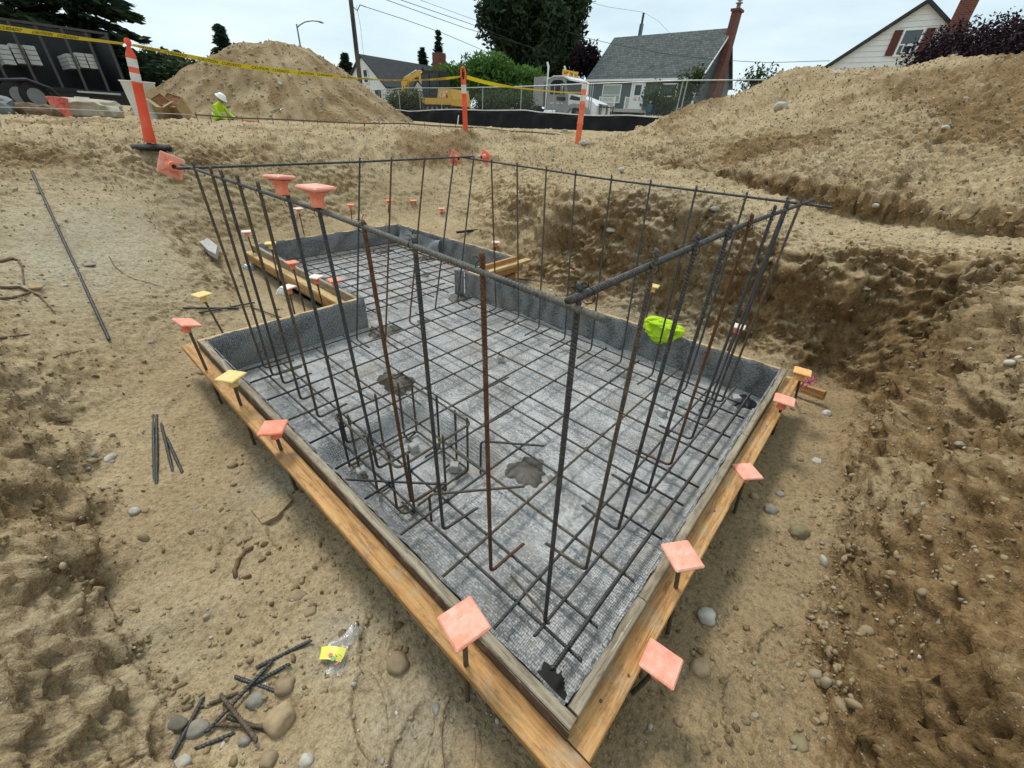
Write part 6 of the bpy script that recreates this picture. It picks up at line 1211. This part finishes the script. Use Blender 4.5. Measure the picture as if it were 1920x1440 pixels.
for x in (3.0, 3.15, 3.3): MB().cyl((x,YT-.15,1.40),(x,YT-.12,1.40),.045,n=10).build('tail_light', plain('lens_dark_red', (.20,.03,.03), .3), dt)
MB().box((2.05,YT-.14,1.42),(.24,.03,.07)).build('tail_light', plain('lens_red', (.35,.02,.04), .3), dt)
pl_ = MB().box((2.52,YT-.15,1.38),(.36,.02,.17)).build('licence_plate', BINW, dt); asparent(pl_); tv, tf = text_tris('8012·24'.replace('·','')); tv[:,:2] -= tv[:,:2].min(0); k = .085/tv[:,1].max(); MB().add([(2.37+q[0]*k*.8, YT-.162, 1.335+q[1]*k) for q in tv], tf).build('lettering', plain('plate_ink', (.04,.07,.09), .6), pl_)['kind'] = 'stuff'
fq = at(45,180,19.5)
for dx in (0, .42): wheel((fq[0]-.12+dx*.8, fq[1]+dx*.2, ground_z(fq[0], fq[1])+.36), .36, .22, dt, LAMPG, (.35,-.93,0))
MB().tube([V(fq[0]-.55,fq[1]-.05,1.45), V(fq[0]-.35,fq[1]-.05,1.72), V(fq[0]+.2,fq[1],1.78), V(fq[0]+.6,fq[1]+.05,1.62), V(fq[0]+.75,fq[1]+.1,1.38)], .13, 8, flat=.35).build('fender', RUB, dt)
MB().box((fq[0]-1.15,fq[1],1.5),(.4,.3,.3)).build('side_marker', plain('marker_red', (.5,.03,.03), .4), dt)
MB().box((1.5,YT+1.6,1.2),(.5,.5,.55)).build('axle_box', TRB, dt)

# ------------------------------------------------------------ people
def skin_body(name, joints, edges, mat, parent):
    me = bpy.data.meshes.new(name); me.from_pydata([j[:3] for j in joints], edges, []); o = bpy.data.objects.new(name, me); C.objects.link(o); me.materials.append(mat)
    md = o.modifiers.new('skin', 'SKIN'); md.use_smooth_shade = True; sl = me.skin_vertices[0].data
    for i, j in enumerate(joints): sl[i].radius = (j[3], j[3] if len(j) < 5 else j[4]); sl[i].use_root = (i == 0)
    s2 = o.modifiers.new('sub', 'SUBSURF'); s2.levels = 2; s2.render_levels = 2; setpar(o, parent); return o
wq = at(418,243,20); wr = nrm(V(RT[0], RT[1], 0)); wf = nrm(V(FW[0], FW[1], 0)); zg = wq[2]-.08
def WP(a, b, c): q = wq[:2]+wr[:2]*a+wf[:2]*b; return (float(q[0]), float(q[1]), float(zg+c))
wk = thing('person', 'crouching worker in lime hi-vis jacket and white hard hat facing right', 'person', (wq[0], wq[1], zg))
Jn = [(*WP(-.12,0,.28),.15),(*WP(-.06,0,.45),.15),(*WP(.03,0,.66),.165),(*WP(.09,0,.80),.13),(*WP(.16,0,.90),.055),(*WP(.22,0,.97),.07),
      (*WP(.08,-.19,.76),.075),(*WP(.16,-.25,.54),.06),(*WP(.38,-.18,.36),.042),(*WP(.10,.19,.76),.075),(*WP(.24,.24,.56),.06),(*WP(.50,.14,.40),.042),
      (*WP(-.05,-.12,.25),.11),(*WP(.30,-.16,.34),.085),(*WP(.18,-.16,.02),.06),(*WP(-.05,.12,.25),.11),(*WP(.32,.16,.34),.085),(*WP(.2,.16,.02),.06)]
skin_body('body', Jn, [(0,1),(1,2),(2,3),(3,4),(4,5),(3,6),(6,7),(7,8),(3,9),(9,10),(10,11),(0,12),(12,13),(13,14),(0,15),(15,16),(16,17)], HIVIS, wk)
fx = [nrm(wr*.75+V(0,0,-.66)), nrm(wf), None]; fx[2] = np.cross(fx[0], fx[1]); hc = V(*WP(.24,0,1.0))
hx = [nrm(wr*.8+V(0,0,-.6)), wf, nrm(wr*.6+V(0,0,.8))]
MB().lathe(hc-hx[2]*.12, [(.03,0),(.075,.04),(.092,.10),(.098,.16),(.09,.20)], 14, [hx[0], wf, hx[2]], True, 1.1, .85).build('head', SKIN, wk)
MB().tube([hc+hx[0]*.10-hx[2]*.02, hc+hx[0]*.125-hx[2]*.045, hc+hx[0]*.10-hx[2]*.055], [.012,.018,.012], 6).build('nose', SKIN, wk)
MB().lathe(hc+hx[2]*.03, [(.175,-.005),(.175,.012),(.135,.02),(.128,.07),(.10,.12),(.05,.145),(.01,.15)], 18, [hx[0], wf, hx[2]], True, 1.12, .92).build('hard_hat', HATW, wk)
for s, h in ((-1, (.42,-.17,.34)), (1, (.54,.13,.38))):
    c = V(*WP(*h)); g_ = MB(); g_.bev(c, (.10,.085,.045), .012, [nrm(wr+V(0,0,-.5)), wf, V(0,0,1)])
    for k in range(4): q = c+wr*.045+wf*(-.032+.021*k); g_.tube([q, q+wr*.035+V(0,0,-.015), q+wr*.045+V(0,0,-.05-.004*k)], [.011,.010,.008], 6)
    g_.tube([c-wr*.01-wf*.04*s, c+wr*.03-wf*.06*s+V(0,0,-.02), c+wr*.05-wf*.05*s+V(0,0,-.04)], [.012,.011,.009], 6); g_.build('glove', BLK, wk)
for s in (-1, 1):
    MB().tube([V(*WP(-.05,.12*s,.25)), V(*WP(.31,.16*s,.345)), V(*WP(.19,.16*s,.03))], [.125,.10,.072], 10).build('trouser_leg', JEAN, wk)
    MB().bev(V(*WP(.24,.16*s,-.02)), (.27,.10,.09), .02, [wr, wf, V(0,0,1)]).build('boot', BLK, wk)
st_ = MB()
for k, (z, r) in enumerate(((.50,.166),(.64,.182))): st_.lathe(V(*WP(-.05+.07*k,0,z)), [(r,-.022),(r,.022)], 16, [nrm(wr*.9+V(0,0,-.4)), wf, nrm(wr*.4+V(0,0,.9))], True, .95, 1.02)
st_.build('reflective_stripe', WHT, wk)
# bystander seen from behind, beyond the fence
pq = at(1214,222,36); pz = ground_z(pq[0], pq[1]); ps = thing('person', 'grey-haired bystander in a teal shirt seen from behind before the house', 'person', (pq[0], pq[1], pz)); ztop = at(1217,189,36)[2]; sc = (ztop-pz)/1.72
def PP_(a, b, c): return (float(pq[0]+wr[0]*a*sc+wf[0]*b*sc), float(pq[1]+wr[1]*a*sc+wf[1]*b*sc), float(pz+c*sc))
Jn = [(*PP_(0,0,.95),.15*sc),(*PP_(0,0,1.2),.16*sc),(*PP_(0,0,1.38),.15*sc),(*PP_(0,.01,1.47),.055*sc),(*PP_(0,.02,1.56),.07*sc),(*PP_(-.2,0,1.38),.07*sc),(*PP_(-.25,0,1.12),.055*sc),(*PP_(-.24,.1,.88),.04*sc),(*PP_(.2,0,1.38),.07*sc),(*PP_(.25,0,1.12),.055*sc),(*PP_(.24,.1,.88),.04*sc),(*PP_(-.1,0,.85),.10*sc),(*PP_(-.11,0,.48),.075*sc),(*PP_(-.11,0,.06),.05*sc),(*PP_(.1,0,.85),.10*sc),(*PP_(.11,0,.48),.075*sc),(*PP_(.11,0,.06),.05*sc)]
skin_body('body', Jn, [(0,1),(1,2),(2,3),(3,4),(2,5),(5,6),(6,7),(2,8),(8,9),(9,10),(0,11),(11,12),(12,13),(0,14),(14,15),(15,16)], SHIRTB, ps)
MB().lathe(PP_(0,.02,1.50), [(.045*sc,0),(.085*sc,.06*sc),(.09*sc,.12*sc),(.08*sc,.18*sc),(.03*sc,.225*sc)], 12).build('head', SKIN, ps); MB().lathe(PP_(0,-.01,1.585), [(.092*sc,0),(.098*sc,.05*sc),(.085*sc,.10*sc),(.03*sc,.145*sc)], 12).build('hair', HAIR, ps)
for s in (-1, 1): MB().tube([V(*PP_(.1*s,0,.86)), V(*PP_(.11*s,0,.48)), V(*PP_(.11*s,0,.04))], [.11*sc,.088*sc,.065*sc], 8).build('trouser_leg', JEAN, ps)

# ------------------------------------------------------------ trees and shrubs
conifer(gpos(12,200,38), 13, 4.2, 'tall dark conifer at the top left edge', 36, CON, .34, .12, 10, top_pow=.6, dens=15)
conifer(gpos(208,200,42), 13.5, 4.4, 'broad dark conifer with drooping boughs behind the trailer', 36, CON, .34, .08, 10, top_pow=.55, dens=15)
conifer(gpos(436,150,62), hgt(434,44,62)-ground_z(*at(436,150,62)[:2]), 2.6, 'small pointed conifer left of the dirt heap top', 26, CON, .26, .1, 15)
conifer(gpos(655,170,70), hgt(652,108,70)-2.2, 2.2, 'small conifer left of the utility pole', 24, CON, .26, .1, 14)
conifer(gpos(797,180,62), hgt(796,94,62)-2.4, 1.9, 'short conifer left of the brick chimney', 24, CON, .24, .1, 14); conifer(gpos(826,180,64), hgt(825,63,64)-2.4, 2.0, 'tall thin conifer right behind the brick chimney', 28, CON, .24, .1, 12, top_pow=1.1)
for px, w_, h_, D, lab in ((322,16,95,46,'dark bushy tree behind the boxes'),(372,14,105,50,'dark bushy tree at the left foot of the dirt heap'),(275,14,110,44,'dark shrub between the trailer and the dirt heap')):
    bq = gpos(px, 200, D); zt = hgt(px, h_, D)-bq[2]; bushy(bq, [((0,0,zt*.55),(2.6,2.6,zt*.46)),((-1.4,.8,zt*.4),(2.0,2.0,zt*.36)),((1.5,-.6,zt*.42),(1.9,1.9,zt*.36))], lab, 5200, .32, CEDAR, trunk=.16, shell=.3)
# the big cedar: a trunk with stacked spires
bq = gpos(985,200,60); lob = []
for k in range(34):
    a = rng.uniform(0, 6.28); r_ = 5.6*math.sqrt(rng.uniform(0,1)); z = rng.uniform(4.2, 13.5); lob.append(((r_*math.cos(a), r_*math.sin(a), z), (rng.uniform(1.2,2.0), rng.uniform(1.2,2.0), rng.uniform(1.9,3.2))))
lob.append(((0,0,9),(4.6,4.6,6))); bushy(bq, lob, 'huge dark cedar tree above the truck', 62000, .42, CEDAR, trunk=.3, shell=.25, stems=1, name='cedar_tree')
bq = gpos(915,200,46); zt = hgt(915,100,46)-bq[2]; lob = [((-2.4,1.6,zt*.62),(2.2,2.2,.9)),((0,0,zt*.82),(2.6,2.6,.95)),((2.4,-2.0,zt*.66),(2.4,2.4,.9)),((-1.2,.6,zt*.42),(3.0,3.0,1.0)),((1.8,-1.4,zt*.40),(3.0,3.0,1.0)),((.2,0,zt*.62),(3.2,3.2,1.2)),((3.2,-2.6,zt*.45),(1.6,1.6,.8))]
bushy(bq, lob, 'bright green layered tree left of the truck', 17000, .26, BROAD, trunk=.22, shell=.35)
bq = gpos(1088,190,54); bushy(bq, [((0,0,4.6),(1.6,1.6,1.5)),((.8,-1.5,3.8),(1.2,1.2,1.1))], 'dark red-leaved tree peeking out between cedar and house', 5000, .3, PLUM, trunk=.14, shell=.3)
bq = gpos(1262,208,37); zt = hgt(1290,118,37)-bq[2]; bushy(bq, [((-.3,1.6,zt*.42),(.8,1.0,zt*.36)),((.2,-.6,zt*.62),(.9,1.2,zt*.34)),((0,.6,zt*.30),(1.0,1.6,zt*.3)),((.1,-1.2,zt*.75),(.5,.6,zt*.26))], 'loose green shrub in front of the grey-green house', 4200, .16, BUSH, 'shrub', 'shrub', .07, shell=.15)
bq = gpos(758,205,35.5); bushy(bq, [((0,0,1.0),(.8,1.0,1.0)),((0,1.2,.9),(.7,.9,.95)),((.2,-1.1,1.0),(.6,.8,1.0))], 'dark hedge behind the fence left of the excavator', 4500, .13, BUSH, 'shrub', 'hedge', .05, shell=.2)
for px, lab in ((920,'dense hedge behind the fence below the bright green tree'),(968,'hedge with light shoots at the left of the truck')):
    bq = gpos(px, 205, 31); bushy(bq, [((0,0,1.1),(.6,.9,1.05)),((0,.9,1.0),(.6,.8,1.0)),((0,-.8,1.0),(.6,.8,.95))], lab, 4200, .11, BUSH, 'shrub', 'hedge', .05, shell=.2)
bq = gpos(1418,160,48); bushy(bq, [((0,0,2.6),(1.3,2.0,1.5)),((0,-1.4,2.2),(1.0,1.2,1.2))], 'small green tree on the skyline right of the brick chimney', 1500, .22, BUSH, trunk=.07, shell=.1)
# purple hedge over the right heap
for k, (px, py0, D) in enumerate(((1735,62,19),(1765,50,18.5),(1800,52,18),(1835,42,17.5),(1870,36,17),(1905,26,16.5),(1945,18,16),(1990,12,15.5))):
    q = at(px, 112, D); zt = at(px, py0, D)[2]; g_ = ground_z(q[0], q[1]); b_ = V(q[0], q[1], g_); hh = zt-g_
    bushy(b_, [((0,0,hh*.72),(.8,.75,hh*.32)),((.1,.2,hh*.40),(.9,.8,hh*.42)),((0,-.15,hh*.9),(.35,.4,hh*.2))], ['leftmost','second','third','fourth','fifth','sixth','seventh','eighth'][k]+' purple-leaved shrub from the white house along the right spoil bank', 5500, .068, PLUM, 'shrub', 'plum_shrub', .04, 'purple hedge shrubs', .25, 4)
